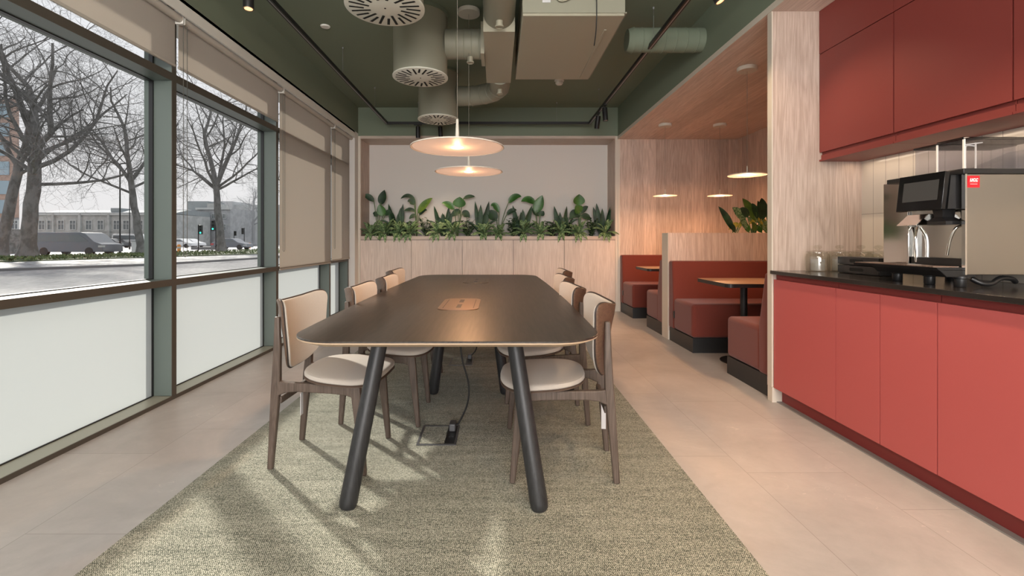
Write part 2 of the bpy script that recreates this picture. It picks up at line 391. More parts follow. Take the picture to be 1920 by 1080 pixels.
# built-in planter
pl = thing('built_in_planter', 'long pale wood planter unit filled with plants along the back wall', 'planter', (-.15, 7.3, 0))
for i in range(5):
    wd = (nr - nl)/5
    MB().box(nl+i*wd+.003, nl+(i+1)*wd-.003, DB, DB+.02, .105, 1.118).build('front_panel', M['ash_panel'], pl)
MB().box(nl, nr, DB-.004, DB+.035, 1.125, 1.18).build('top_rail', M['ash_x'], pl)
MB().box(nl, nr, DB+.02, DB+.03, .1, 1.12).build('carcass', M['black'], pl)
MB().box(nl, nr, DB+.035, 7.69, 1.08, 1.14).build('soil', M['soil'], pl)['kind'] = 'stuff'
struct(MB().box(nl, XR+.03, DB-.004, DB+.03, 0, .098).build('baseboard_back', M['ash_edge']))
struct(MB().box(XR, XR+.03, DB-.012, DB, .0, SOF).build('trim_6', M['ash_edge']))
# floor trim by the kitchen plinth
struct(MB().box(1.93, 1.966, 1.2, 3.166, 0, .006).build('trim_7', M['grey_trim']))

# ------------------------------------------------------------------ windows
XF, XG = -2.275, -2.41
mull = [-4.24, -2.74, -1.24, .26, 1.76, 3.255, 4.772, 6.27]
bays = [(mull[i], mull[i+1]) for i in range(7)] + [(6.27, 7.03)]
for n_, (a, b) in enumerate(bays):
    wnd = thing('window_%d' % (n_+1), None, None, (XF, a, 0), kind='structure')
    m_ = MB(); m_.box(XG-.06, XF-.004, b-.045, b, .03, 2.79); m_.build('mullion', M['frame_green'], wnd)
    MB().box(XF-.004, XF, b-.045, b, .0, 2.79).build('mullion_cap', M['frame_dark'], wnd)
    for z0, z1 in ((.80, .845), (2.235, 2.29)):
        MB().box(XG-.06, XF-.004, a, b-.045, z0, z1).build('transom', M['frame_green'], wnd)
        MB().box(XF-.004, XF, a, b-.045, z0, z1).build('transom_cap', M['frame_dark'], wnd)
    MB().box(XG-.08, XF-.003, a, b-.045, -.02, .027).build('sill', M['sill'], wnd)
    MB().box(XF-.003, XF+.002, a, b, 0, .026).build('base_rail', M['frame_dark'], wnd)
    for z0, z1, mt, nm in ((.027, .80, M['frost'], 'frosted_pane'), (.845, 2.235, M['glass'], 'pane'), (2.29, 2.79, M['glass'], 'pane')):
        MB().quad((XG, a, z0), (XG, b-.045, z0), (XG, b-.045, z1), (XG, a, z1)).build(nm, mt, wnd)
        gk = MB(); g = .012
        gk.box(XG-.02, XG+.008, a, a+g, z0, z1); gk.box(XG-.02, XG+.008, b-.045-g, b-.045, z0, z1)
        gk.box(XG-.02, XG+.008, a+g, b-.045-g, z0, z0+g*.5); gk.box(XG-.02, XG+.008, a+g, b-.045-g, z1-g*.5, z1)
        gk.build('gasket', M['black'], wnd)
struct(MB().box(XG-.2, XB, 7.03, DB+.02, 0, 2.79).build('trim_8', M['white']))
struct(MB().box(XG-.2, XB-.001, -4.2, 7.03, 2.765, 2.79).build('trim_9', M['white']))      # blind pocket lining
struct(MB().box(XB-.012, XB-.001, -4.2, 7.10, 2.685, 2.79).build('trim_10', M['offwhite']))
# blinds
def blind(a, b, hem, label, chain=True):
    t = thing('roller_blind', label, 'blind', (XF+.02, a, 2.7), 'roller blinds hung along the windows')
    xb = XF+.014
    MB().box(xb, xb+.0015, a+.018, b-.018, hem, 2.70).build('fabric', M['blind'], t)
    MB().tube([(xb+.027, a+.012, 2.675), (xb+.027, b-.012, 2.675)], .028, 20).build('roller', M['blind_tube'], t, True)
    MB().box(xb-.006, xb+.008, a+.018, b-.018, hem-.012, hem+.006).build('hem_bar', M['blind_tube'], t, bevel=.002)
    for y in (a+.006, b-.012): MB().box(xb-.008, xb+.055, y, y+.006, 2.64, 2.75).build('bracket', M['offwhite'], t)
    if chain:
        yc = a+.04; zc = 1.02 + .0; pts = []
        for q in range(9): an = math.pi*q/8; pts.append((xb+.035, yc-.0+.02*math.cos(an), zc-.02*math.sin(an)))
        MB().tube([(xb+.035, yc+.02, 2.7)] + pts + [(xb+.035, yc-.02, 2.7)], .0022, 5).build('pull_chain', M['chain'], t)
    return t
M['blind_tube'] = mat('blind_tube', (.44, .41, .37), .5)
blind(.26, 1.74, 2.345, 'raised beige roller blind nearest the camera, outside the picture edge')
blind(1.74, 3.235, 2.345, 'raised beige roller blind above the frontmost large window with trees')
blind(3.235, 4.75, 2.345, 'raised beige roller blind above the second clear window, traffic lights outside')
blind(4.75, 6.25, .815, 'wide fully lowered beige roller blind beside the near left chairs')
blind(6.25, 7.03, .845, 'narrow fully lowered roller blind next to the back wall planter')

# =================================================================== LONG TABLE
def rrect(x0, x1, y0, y1, r, n=10, p=2.0):
    pts = []
    for cx, cy, a0 in ((x1-r, y1-r, 0), (x0+r, y1-r, 90), (x0+r, y0+r, 180), (x1-r, y0+r, 270)):
        for i in range(n+1):
            a = R(a0 + 90*i/n); c, s_ = math.cos(a), math.sin(a)
            pts.append((cx + r*math.copysign(abs(c)**(2/p), c), cy + r*math.copysign(abs(s_)**(2/p), s_)))
    return pts
def scale_poly(poly, d):
    """inset a convex outline by d"""
    n = len(poly); res = []
    for i in range(n):
        p0, p1, p2 = Vector(poly[i-1]), Vector(poly[i]), Vector(poly[(i+1) % n])
        e1 = (p1-p0); e2 = (p2-p1)
        e1 = e1.normalized() if e1.length > 1e-7 else e2.normalized(); e2 = e2.normalized() if e2.length > 1e-7 else e1
        nn = Vector((-(e1.y+e2.y), e1.x+e2.x)); nn = nn.normalized() if nn.length > 1e-7 else Vector((0, 0))
        res.append(tuple(p1 + nn*d))
    return res
TC = Vector((-.2, 3.33, 0)); TH = .745
tb = thing('dining_table', 'long dark wooden communal table with rounded corners and thick round legs', 'table', TC)
def boat(poly):  # gently bowed long sides
    return [(x*(1 - .045*(y/1.63)**2), y) for x, y in poly]
base = []
L2, W2 = 1.635, .635
rp = rrect(-W2, W2, -L2, L2, .20, 10, 2.0)
dense = []
for i, p in enumerate(rp):
    q = rp[(i+1) % len(rp)]; dense.append(p)
    if abs(p[1]-q[1]) > .5:
        for k in range(1, 12): dense.append((p[0]+(q[0]-p[0])*k/12, p[1]+(q[1]-p[1])*k/12))
rp = boat(dense)
def ring(poly, z): return [(TC.x+x, TC.y+y, z) for x, y in poly]
MB().loft([ring(scale_poly(rp, .0), TH-.007), ring(rp, TH-.0015), ring(scale_poly(rp, .0015), TH)]).build('tabletop', M['tabletop'], tb)
MB().loft([ring(scale_poly(rp, .045), TH-.030), ring(scale_poly(rp, .001), TH-.0125), ring(scale_poly(rp, .001), TH-.0071)]).build('tabletop_edge', M['plyedge'], tb)
def tleg(fx, fy, tx, ty):
    pts = []; rr = []
    f0 = Vector((fx, fy, 0)); f1 = Vector((tx, ty, .718)); d = f1-f0
    for q, r in ((.006, .020), (.012, .029), (.025, .035), (.05, .0375), (.5, .0365), (1, .034)): pts.append(f0+d*q); rr.append(r)
    o = MB().tube(pts, rr, 28).build('leg', M['legdark'], tb, True)
    MB().tube([f0+Vector((0, 0, .009)), f0+Vector((0, 0, .014))], .012, 12).build('glide', M['grey_metal'], o)
for (fx, fy, tx, ty) in ((-.623, 1.90, -.515, 2.06), (.178, 1.885, .07, 2.06), (-.465, 3.325, -.37, 3.33), (.062, 3.32, -.03, 3.33), (-.60, 4.75, -.50, 4.60), (.20, 4.75, .10, 4.60)):
    tleg(fx, fy, tx, ty)
fr = MB(); fr.box(-.56, .12, 2.03, 2.09, .690, .716); fr.box(-.42, .02, 3.30, 3.36, .690, .716); fr.box(-.56, .12, 4.57, 4.63, .690, .716); fr.box(-.24, -.16, 2.0, 4.66, .692, .715)
fr.build('underframe', M['blackm'], tb)
for (cy, cxx, mt) in ((2.68, -.213, 'bronze'), (4.22, -.19, 'bronze_dark')):
    o = MB().prism(rrect(cxx-.1125, cxx+.1125, cy-.235, cy+.235, .06, 6), lambda u, v, t: (u, v, t), TH+.0002, TH+.004).build('power_lid', M[mt], tb, bevel=.0012)
    MB().box(cxx-.013, cxx+.013, cy-.165, cy-.035, TH+.0037, TH+.0046).box(cxx-.013, cxx+.013, cy+.045, cy+.175, TH+.0037, TH+.0046).box(cxx-.085, cxx-.082, cy-.18, cy+.18, TH+.0037, TH+.0045).box(cxx+.082, cxx+.085, cy-.18, cy+.18, TH+.0037, TH+.0045).build('cable_slot', M['black'], o)
MB().box(-.12, -.06, 2.78, 2.90, .655, .692).build('cable_tray', M['black'], tb)

# floor boxes and cables
def fbox(x0, x1, y0, y1, label):
    t = thing('floor_box', label, 'floor box', ((x0+x1)/2, (y0+y1)/2, .009), 'floor sockets in the carpet')
    z = .009; m_ = MB(); g = .012
    m_.box(x0, x1, y0, y0+g, z, z+.005).box(x0, x1, y1-g, y1, z, z+.005).box(x0, x0+g, y0+g, y1-g, z, z+.005).box(x1-g, x1, y0+g, y1-g, z, z+.005)
    m_.build('surround', M['dark_grey_metal'], t)
    MB().box(x0+g, x1-.065, y0+g, y1-g, z, z+.003).build('carpet_lid', M['carpet'], t)
    MB().box(x1-.065, x1-g, y0+g, y1-g, z, z+.006).build('socket_plate', M['blackm'], t)
    MB().box(x1-.055, x1-.018, y1-.10, y1-.03, z+.006, z+.05).build('plug', M['dark_grey_metal'], t, bevel=.006)
    MB().box(x1-.05, x1-.042, y0+.09, y0+.10, z+.006, z+.008).box(x1-.032, x1-.024, y0+.09, y0+.10, z+.006, z+.008).build('socket_hole', M['black'], t)
fbox(-.438, -.222, 2.48, 2.74, 'grey framed floor box in the carpet nearest the camera, plug in it')
fbox(-.425, -.217, 4.06, 4.34, 'grey framed floor box in the carpet farther under the table')
def smooth_path(pts, n=8):
    P = [Vector(p) for p in pts]; P = [P[0]] + P + [P[-1]]; o = []
    for i in range(1, len(P)-2):
        for k in range(n):
            t = k/n; a, b, c, d = P[i-1], P[i], P[i+1], P[i+2]
            o.append(.5*((2*b) + (c-a)*t + (2*a-5*b+4*c-d)*t*t + (3*b-a-3*c+d)*t**3))
    o.append(P[-2]); return o
tag(MB().tube(smooth_path([(-.215, 2.66, .70), (-.222, 2.66, .60), (-.20, 2.66, .42), (-.165, 2.67, .28), (-.175, 2.67, .16), (-.225, 2.68, .05), (-.238, 2.68, .045)]), .0055, 8).build('power_cable', M['black'], None, True),
    'black power cable dropping from the tabletop to the nearer floor box', 'cable')
tag(MB().tube(smooth_path([(-.16, 4.2, .70), (-.16, 4.2, .5), (-.165, 4.22, .3), (-.19, 4.25, .12), (-.238, 4.26, .05)]), .0055, 8).build('power_cable', M['black'], None, True),
    'black power cable leading to the farther floor box under the table', 'cable')

# =================================================================== CHAIRS
def pad_mesh(outline, fn, t_back, t_front, crown, rings=6):
    """outline: closed 2-D points; fn(u, v, w) maps to 3-D; upholstered front with rounded edge"""
    n = len(outline); cu = sum(p[0] for p in outline)/n; cv = sum(p[1] for p in outline)/n
    def sc_(s_): return [(cu+(u-cu)*s_, cv+(v-cv)*s_) for u, v in outline]
    seq = [(0.02, t_back), (.5, t_back), (.97, t_back), (1.0, t_back + (t_front-t_back)*.25), (1.0, t_back+(t_front-t_back)*.6), (.985, t_back+(t_front-t_back)*.88), (.95, t_front)]
    for i in range(rings): s_ = .9*(1 - i/rings)+.02; seq.append((s_, t_front+crown*(1-s_**2)))
    return [[fn(u, v, wv) for u, v in sc_(s_)] for s_, wv in seq]
def back_outline():
    half = [(0, .461), (.06, .465), (.115, .482), (.162, .516), (.195, .568), (.214, .63), (.227, .70), (.236, .752), (.243, .79), (.240, .815), (.226, .828), (.20, .829), (.165, .822), (.12, .813), (.06, .807), (0, .805)]
    pts = half + [(-u, v) for u, v in reversed(half[1:-1])]
    P = [Vector((u, v, 0)) for u, v in pts]; o = []; n = len(P)
    for i in range(n):
        for k in range(3):
            t = k/3; a, b, c, d = P[i-1], P[i], P[(i+1) % n], P[(i+2) % n]
            q = .5*((2*b) + (c-a)*t + (2*a-5*b+4*c-d)*t*t + (3*b-a-3*c+d)*t**3); o.append((q.x, q.y))
    return o
def seat_outline():
    o = []
    for i in range(56):
        a = 2*math.pi*i/56; c, s_ = math.cos(a), math.sin(a); p = 2.7
        x = .207*math.copysign(abs(c)**(2/p), c); y = .238*math.copysign(abs(s_)**(2/p), s_)
        o.append((x, y*(1+.06*x/.215)))
    return o
def make_chair():
    t = thing('dining_chair', 'x', 'chair')
    W_ = M['walnut']
    for s_ in (-1, 1):
        ry, fy = .168*s_, .205*s_
        pts = [(-.243, ry*.97, 0), (-.214, ry*1.0, .37), (-.208, ry*1.02, .44), (-.201, ry*1.05, .60), (-.200, ry*1.07, .742)]
        MB().bar(pts, [(.024, .028), (.030, .042), (.030, .040), (.026, .034), (.020, .024)]).build('rear_leg', W_, t, bevel=.006)
        MB().bar([(.232, fy, 0), (.196, fy*.985, .36), (.187, fy*.98, .425)], [(.024, .026), (.030, .046), (.030, .050)]).build('front_leg', W_, t, bevel=.006)
        pr = [(-.205, ry, .396), (-.16, ry*1.01, .401), (-.10, ry*1.05, .404), (.08, fy*.97, .404), (.15, fy*.98, .402), (.19, fy*.98, .396)]
        MB().bar(pr, [(.028, .075), (.028, .05), (.028, .042), (.028, .042), (.028, .05), (.028, .068)]).build('side_rail', W_, t, bevel=.005)
    MB().bar([(-.198, -.165, .335), (-.198, .165, .335)], (.022, .034), side=(1, 0, 0)).build('stretcher', W_, t, bevel=.004)
    MB().bar([(.14, -.20, .393), (.14, .20, .393)], (.03, .024), side=(1, 0, 0)).bar([(-.04, -.185, .393), (-.04, .185, .393)], (.03, .024), side=(1, 0, 0)).build('seat_support', M['blackm'], t, bevel=.003)
    so = seat_outline()
    def sf(u, v, w_):
        z = .438 + w_ - .030*(abs(v)/.238)**2.2*(.5+.5*u/.215) - .012*max(0, u/.215)**3
        return (.095+u, v, z)
    MB().loft(pad_mesh(so, sf, 0, .010, 0)).build('seat_shell', M['ply_dark'], t, True)
    sp_ = [(u*.995, v*.995) for u, v in so]
    MB().loft(pad_mesh(sp_, sf, .0101, .036, .008)).build('seat_cushion', M['beige_fab'], t, True)
    bo = back_outline()
    def bf(u, v, w_):
        return (-.205 - (v-.46)*.155 + .105*(abs(u)/.235)**2.0 + w_, u, v)
    MB().loft(pad_mesh(bo, bf, -.004, .006, 0)).build('back_shell', M['ply'], t, True)
    bo2 = [((u)*.982, .65+(v-.65)*.982) for u, v in bo]
    MB().loft(pad_mesh(bo2, bf, .0061, .024, .006)).build('back_cushion', M['beige_fab'], t, True)
    rim = [bf(u, v, .006) for u, v in bo]; rim.append(rim[0])
    MB().tube(rim, .0036, 6, False).build('piping', M['piping'], t, True)
    for s_ in (-1, 1):
        MB().bar([(-.206, .172*s_, .64), (-.190, .165*s_, .64)], (.018, .018)).build('back_bracket', M['blackm'], t)
    return t
M['ply_dark'] = mat('seat_shell_veneer', (.085, .055, .040), .45)
M['piping'] = mat('dark_piping', (.035, .025, .022), .6)
chair0 = make_chair()
chairs = [
    (-.850, 2.38, -2.5, 'window side chair nearest the camera, beige back fully visible, white tag under the seat'),
    (-.70, 2.93, 0, 'beige padded chair on the window side, second from the camera'),
    (-.69, 3.62, 2, 'beige padded chair on the window side, third from the camera'),
    (-.80, 4.40, 0, 'beige padded chair on the window side, farthest and nearest the planter'),
    (.32, 2.28, 174.5, 'kitchen side chair nearest the camera with a white sticker on its leg'),
    (.30, 2.91, 181, 'beige padded chair on the kitchen side, second from the camera'),
    (.35, 3.63, 180, 'beige padded chair on the kitchen side, third from the camera'),
    (.455, 4.37, 179, 'beige padded chair on the kitchen side, farthest and nearest the booths')]
for i, (x, y, rz, lab) in enumerate(chairs):
    c = chair0 if i == len(chairs)-1 else copy_tree(chair0)
    c.location = (x, y, .009 if y < 9 else 0); c.rotation_euler = (0, 0, R(rz)); c['label'] = lab; c['group'] = 'chairs around the long table'
    if i == 0:
        o = MB().box(-.085, -.083, -.185, -.160, .27, .375).build('price_tag', M['sticker']); o.parent = c
    if i == 4:
        o = MB().box(-.237, -.214, -.1503, -.1485, .12, .27).build('sticker', M['sticker']); o.parent = c
        o.location = (0, 0, 0)

# =================================================================== PENDANT LAMPS
def pendant(x, y, z, r, label, group, ceil, stem_h, canopy_r, energy, pr):
    t = thing('pendant_lamp', label, 'lamp', (x, y, z), group)
    h = .028 if r > .2 else .016
    MB().lathe([(.0, h), (.03, h), (r*.5, h*.8), (r*.9, h*.32), (r, .006), (r+.001, .0), (r-.004, -.001), (r-.007, .003), (r-.012, .010), (0, .012)], (x, y, z), 72).build('shade', M['lampshade'], t, True)
    MB().lathe([(r-.0125, .0095), (r-.013, .004), (r*.6, .0035), (0, .003)], (x, y, z), 64).build('diffuser', M['diffuser'], t, True)
    MB().lathe([(0, .004), (pr, .004), (pr*1.02, .002), (pr*.9, -.002), (0, -.003)], (x, y, z), 32).build('light_source', M['glow'], t, True)
    MB().lathe([(.0155 if r > .2 else .008, h-.002), (.0145 if r > .2 else .007, h+.02), (.008 if r > .2 else .004, h+stem_h), (0, h+stem_h)], (x, y, z), 16).build('stem', M['lampwhite'], t, True)
    MB().tube([(x, y, z+h+stem_h-.003), (x, y, ceil-.03)], .0016, 6).build('cord', M['cord'], t)
    MB().lathe([(0, -.035), (canopy_r*.97, -.035), (canopy_r, -.032), (canopy_r, 0), (0, 0)], (x, y, ceil), 40).build('canopy', M['lampwhite'], t, True)
    area('pendant_downlight', (x, y, z-.008), (0, 0, -1), pr*1.8, pr*1.8, energy, WARM, 'DISK', 170)
    d = bpy.data.lights.new('pendant_light', 'POINT'); d.energy = energy*(.14 if r > .2 else .45); d.color = WARM; d.shadow_soft_size = .02
    o = bpy.data.objects.new('pendant_light', d); col.objects.link(o); o.location = (x, y, z-.045)
    return t
M['cord'] = mat('lamp_cord', (.20, .18, .15), .6)
M['lampshade'] = mat('lamp_shade_cream', (.70, .62, .54), .5)
M['diffuser'] = mat('lamp_diffuser', (.60, .50, .42), .5, emit=(1, .60, .42), estr=.42)
LPW = 10.0
pendant(-.26, 3.0, 1.722, .305, 'large flat disc pendant lamp, nearer of the two over the long table', 'disc pendants over the long table', CZ-.005, .16, .1, LPW, .04)
pendant(-.256, 4.15, 1.735, .305, 'large flat disc pendant lamp, farther of the two over the long table', 'disc pendants over the long table', CZ-.005, .16, .1, LPW, .04)
pendant(2.29, 4.2, 1.712, .163, 'small disc pendant over the nearer booth table, beside the wood post', 'small disc pendants over the booths', SOF, .07, .085, 10.5, .05)
pendant(2.293, 6.26, 1.724, .157, 'small disc pendant over the far booth, the one nearer the aisle', 'small disc pendants over the booths', SOF, .07, .085, 10.5, .05)
pendant(3.04, 6.26, 1.724, .157, 'small disc pendant over the far booth, the one nearer the side wall', 'small disc pendants over the booths', SOF, .07, .085, 10.5, .05)
# second pendant of the near booth is hidden behind the wood partition

# =================================================================== BOOTHS
XS = 1.935; XE = 3.765
def bench(y0, y1, face, label, sock):
    """face=-1: opens to -y (back at y1); face=+1: back at y0"""
    t = thing('banquette_bench', label, 'bench', (XS+.9, (y0+y1)/2, 0), 'rust upholstered booth benches')
    MB().box(XS+.004, XE, y0+.004, y1-.004, 0, .146).build('plinth', M['plinth'], t)
    if face < 0: yb0, yb1, ys0, ys1 = y1-.135, y1, y0, y1-.125
    else: yb0, yb1, ys0, ys1 = y0, y0+.16, y0+.15, y1
    MB().box(XS, XE, ys0, ys1, .146, .482).build('seat', M['red_fab'], t, bevel=.035, seg=5)
    if face < 0: poly = [(yb0, .146), (yb1, .146), (yb1, .888), (yb0+.03, .888), (yb0-.005, .5)]
    else: poly = [(yb0, .146), (yb1+.01, .146), (yb1+.01, .5), (yb1-.07, .885), (yb0, .885)]
    MB().prism(poly, lambda u, v, w_: (w_, u, v), XS-.004, XE).build('backrest', M['red_fab'], t, bevel=.018, seg=4)
    if sock:
        ym = y1-.155
        MB().box(XS-.010, XS-.0005, ym-.012, ym+.012, .27, .345).build('socket', M['black'], t)
    return t
bench(6.55, 7.195, -1, 'rust red booth bench against the far wood wall', True)
bench(5.36, 5.95, 1, 'rust red booth bench on the far side of the low partition', False)
bench(4.54, 5.16, -1, 'rust red booth bench in front of the low partition, facing the camera', True)
bench(3.222, 3.87, 1, 'rust red booth bench with its back to the tall wood panel by the kitchen', False)
# low partition with planter trough
pt = thing('low_partition', 'half height pale wood partition between the two booths', 'partition', (2.8, 5.25, 0))
m_ = MB(); m_.box(1.93, 3.77, 5.165, 5.185, .1, 1.2); m_.box(1.93, 3.77, 5.33, 5.35, .1, 1.2); m_.box(1.93, 1.95, 5.185, 5.33, .1, 1.2); m_.box(1.95, 2.45, 5.185, 5.33, 1.18, 1.2)
m_.build('panel', M['ash'], pt)
MB().box(1.925, 3.77, 5.162, 5.353, 0, .1).build('skirting', M['ash_edge'], pt)
MB().box(1.924, 1.93, 5.163, 5.352, .1, 1.2).build('edge_strip', M['ash_edge'], pt)
MB().box(2.45, 3.77, 5.185, 5.33, 1.05, 1.12).build('soil', M['soil'], pt)['kind'] = 'stuff'
def btable(y0, y1, label):
    t = thing('booth_table', label, 'table', (2.7, (y0+y1)/2, 0), 'wooden tables in the booths')
    MB().prism(rrect(1.965, 3.72, y0, y1, .05, 6), lambda u, v, w_: (u, v, w_), .722, .745).build('tabletop', M['oak_top'], t)
    MB().prism(rrect(1.9635, 3.7215, y0-.0015, y1+.0015, .05, 6), lambda u, v, w_: (u, v, w_), .712, .7445).build('edge_band', M['blackm'], t)
    for x in (2.27, 3.3):
        MB().tube([(x, (y0+y1)/2, .012), (x, (y0+y1)/2, .712)], .030, 24).build('pedestal', M['blackm'], t, True)
        MB().lathe([(0, 0), (.2, 0), (.2, .008), (.03, .014), (0, .014)], (x, (y0+y1)/2, 0), 36).build('base_plate', M['blackm'], t, True)
M['oak_top'] = wood('booth_table_oak', (.30, .19, .12), (.17, .10, .06), 'x', .35, 0, 1, 1)
btable(3.91, 4.53, 'wooden booth table with black edge in the nearer booth')
btable(5.97, 6.53, 'wooden booth table with black edge in the far booth')

# =================================================================== KITCHEN
def base_unit(y0, y1, doors, label):
    t = thing('base_cabinet', label, 'cabinet', (2.2, (y0+y1)/2, 0), 'red base cabinets under the counter')
    MB().box(1.931, 2.515, y0+.001, y1-.001, .10, .884).build('body', M['red_rail'], t)
    MB().box(1.967, 2.515, y0, y1, 0, .10).build('plinth', M['red_rail'], t)
    n = doors; wd = (y1-y0)/n
    for i in range(n):
        MB().box(1.909, 1.929, y0+i*wd+.0026, y0+(i+1)*wd-.0026, .101, .848).build('door', M['red_door'], t)
    MB().box(1.9275, 1.931, y0+.0018, y1-.0018, .852, .884).build('grip_rail', M['red_rail'], t)
base_unit(2.586, 3.166, 1, 'red base cabinet with one door beside the tall wood panel')
base_unit(1.989, 2.586, 2, 'red base cabinet with two narrow doors in the middle')
base_unit(1.389, 1.989, 1, 'red base cabinet nearest the camera at the right picture edge')
tag(MB().box(1.885, 2.518, 1.30, 3.168, .886, .91).build('worktop', M['counter'], None, bevel=.002), 'black polished stone worktop over the red base cabinets', 'worktop')
def wall_unit(y0, y1, label):
    t = thing('wall_cabinet', label, 'cabinet', (2.37, (y0+y1)/2, 1.66), 'red wall cabinets above the counter')
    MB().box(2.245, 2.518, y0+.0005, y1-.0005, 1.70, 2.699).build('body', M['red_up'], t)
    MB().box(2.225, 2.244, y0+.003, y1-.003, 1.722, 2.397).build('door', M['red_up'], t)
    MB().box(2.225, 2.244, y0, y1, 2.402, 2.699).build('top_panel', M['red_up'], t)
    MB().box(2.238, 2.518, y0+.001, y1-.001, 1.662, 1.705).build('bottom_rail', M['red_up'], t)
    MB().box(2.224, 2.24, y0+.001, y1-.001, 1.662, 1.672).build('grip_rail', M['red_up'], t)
wall_unit(2.575, 3.167, 'red wall cabinet next to the tall wood panel, farthest from the camera')
wall_unit(1.98, 2.573, 'red wall cabinet in the middle, above the coffee machine screen')
wall_unit(1.38, 1.978, 'red wall cabinet nearest the camera, mostly past the right picture edge')

area('under_cabinet_light', (2.44, 2.28, 1.655), (0, 0, -1), .04, 1.7, 1.6, (1, .80, .60))  # added fill so the hopper shows, no fitting here
# coffee machine ----------------------------------------------------
cm = thing('coffee_machine', 'stainless steel bean to cup coffee machine with black touchscreen on the counter', 'coffee machine', (2.28, 2.25, .91))
MB().box(2.125, 2.50, 2.04, 2.36, .968, 1.41).build('body', M['chrome'], cm, bevel=.004)
MB().box(2.115, 2.50, 2.36, 2.512, .99, 1.425).build('side_tower', M['chrome'], cm, bevel=.003)
MB().box(2.068, 2.50, 2.028, 2.036, .966, 1.412).build('side_panel', M['steel'], cm, bevel=.002)
MB().box(2.066, 2.074, 2.024, 2.040, .966, 1.412).build('trim_strip', M['chrome'], cm)
MB().box(2.090, 2.125, 2.037, 2.052, .968, 1.41).build('front_post', M['chrome'], cm, bevel=.003)
MB().box(2.09, 2.125, 2.33, 2.345, .99, 1.205).build('front_post', M['chrome'], cm, bevel=.003)
# alcove frame
MB().box(2.09, 2.126, 2.05, 2.33, 1.19, 1.205).build('shelf', M['chrome'], cm, bevel=.002)
MB().box(2.055, 2.50, 2.02, 2.42, 1.412, 1.436).build('top_plate', M['black'], cm, bevel=.003)
# screen
scr = MB().prism([(1.987, 1.258), (2.006, 1.256), (2.028, 1.425), (2.006, 1.430)], lambda u, v, w_: (u, w_, v), 2.052, 2.286).build('screen', M['gloss_black'] if 'gloss_black' in M else mat('gloss_black', (.006, .006, .007), .08), cm, bevel=.002)
M['gloss_black'] = scr.data.materials[0]
def onscr(y, s_, off=.0): return (1.987+.019*s_-off, y, 1.258+.172*s_)
MB().quad(onscr(2.075, .26, .001), onscr(2.255, .26, .001), onscr(2.255, .80, .001), onscr(2.075, .80, .001)).build('display', mat('dim_display', (.05, .052, .055), .12), scr)
MB().prism([(2.02, 1.26), (2.09, 1.26), (2.09, 1.412), (2.035, 1.412)], lambda u, v, w_: (u, w_, v), 2.056, 2.12).build('screen_mount', M['black'], cm)
# spout
MB().loft([[(2.03, 2.09, 1.26), (2.09, 2.09, 1.26), (2.09, 2.14, 1.26), (2.03, 2.14, 1.26)], [(2.035, 2.095, 1.225), (2.09, 2.095, 1.225), (2.09, 2.135, 1.225), (2.035, 2.135, 1.225)], [(2.02, 2.065, 1.205), (2.10, 2.065, 1.205), (2.10, 2.155, 1.205), (2.02, 2.155, 1.205)], [(2.02, 2.065, 1.19), (2.10, 2.065, 1.19), (2.10, 2.155, 1.19), (2.02, 2.155, 1.19)]]).build('spout', M['black'], cm)
MB().prism([(2.0, 1.19), (2.09, 1.19), (2.09, 1.245), (2.06, 1.245)], lambda u, v, w_: (u, w_, v), 2.19, 2.30).build('chute_flap', M['chrome'], cm, bevel=.002)
MB().quad((2.008, 2.20, 1.197), (2.008, 2.29, 1.197), (2.052, 2.29, 1.237), (2.052, 2.20, 1.237)).build('picture_label', mat('label_brown', (.10, .05, .03), .4), cm)
MB().tube(smooth_path([(2.10, 2.075, 1.185), (2.08, 2.082, 1.17), (2.075, 2.10, 1.12), (2.078, 2.118, 1.05)]), .006, 10).build('steam_wand', M['chrome'], cm, True)
MB().tube(smooth_path([(2.118, 2.31, 1.185), (2.10, 2.30, 1.14), (2.098, 2.295, 1.08), (2.10, 2.295, 1.01)]), .007, 10).build('steam_wand', M['chrome'], cm, True)
# drip tray
tr = MB().prism([(1.955, .985), (2.12, .985), (2.12, .998), (1.945, .998)], lambda u, v, w_: (u, w_, v), 2.03, 2.51).build('drip_tray', M['black'], cm, bevel=.002)
MB().prism([(1.99, .955), (2.12, .955), (2.12, .985), (1.96, .985)], lambda u, v, w_: (u, w_, v), 2.03, 2.40).build('tray_body', M['black'], cm, bevel=.002)
g = MB()
for i in range(46): g.box(1.944, 2.06, 2.045+i*.0098, 2.0495+i*.0098, .998, 1.002)
g.build('grille', M['copper'] if 'copper' in M else mat('warm_steel', (.55, .42, .36), .3, 1), tr)
MB().box(2.095, 2.12, 2.07, 2.30, 1.0, 1.035).build('back_plate', M['black'], cm, bevel=.002)
for (x, y) in ((2.06, 2.36), (2.055, 2.18), (2.065, 2.045), (2.42, 2.06), (2.42, 2.45)):
    MB().lathe([(0, 0), (.019, 0), (.021, .003), (.021, .036), (.026, .039), (.026, .048), (0, .048)], (x, y, .9105), 28).build('foot', M['black'], cm, True)
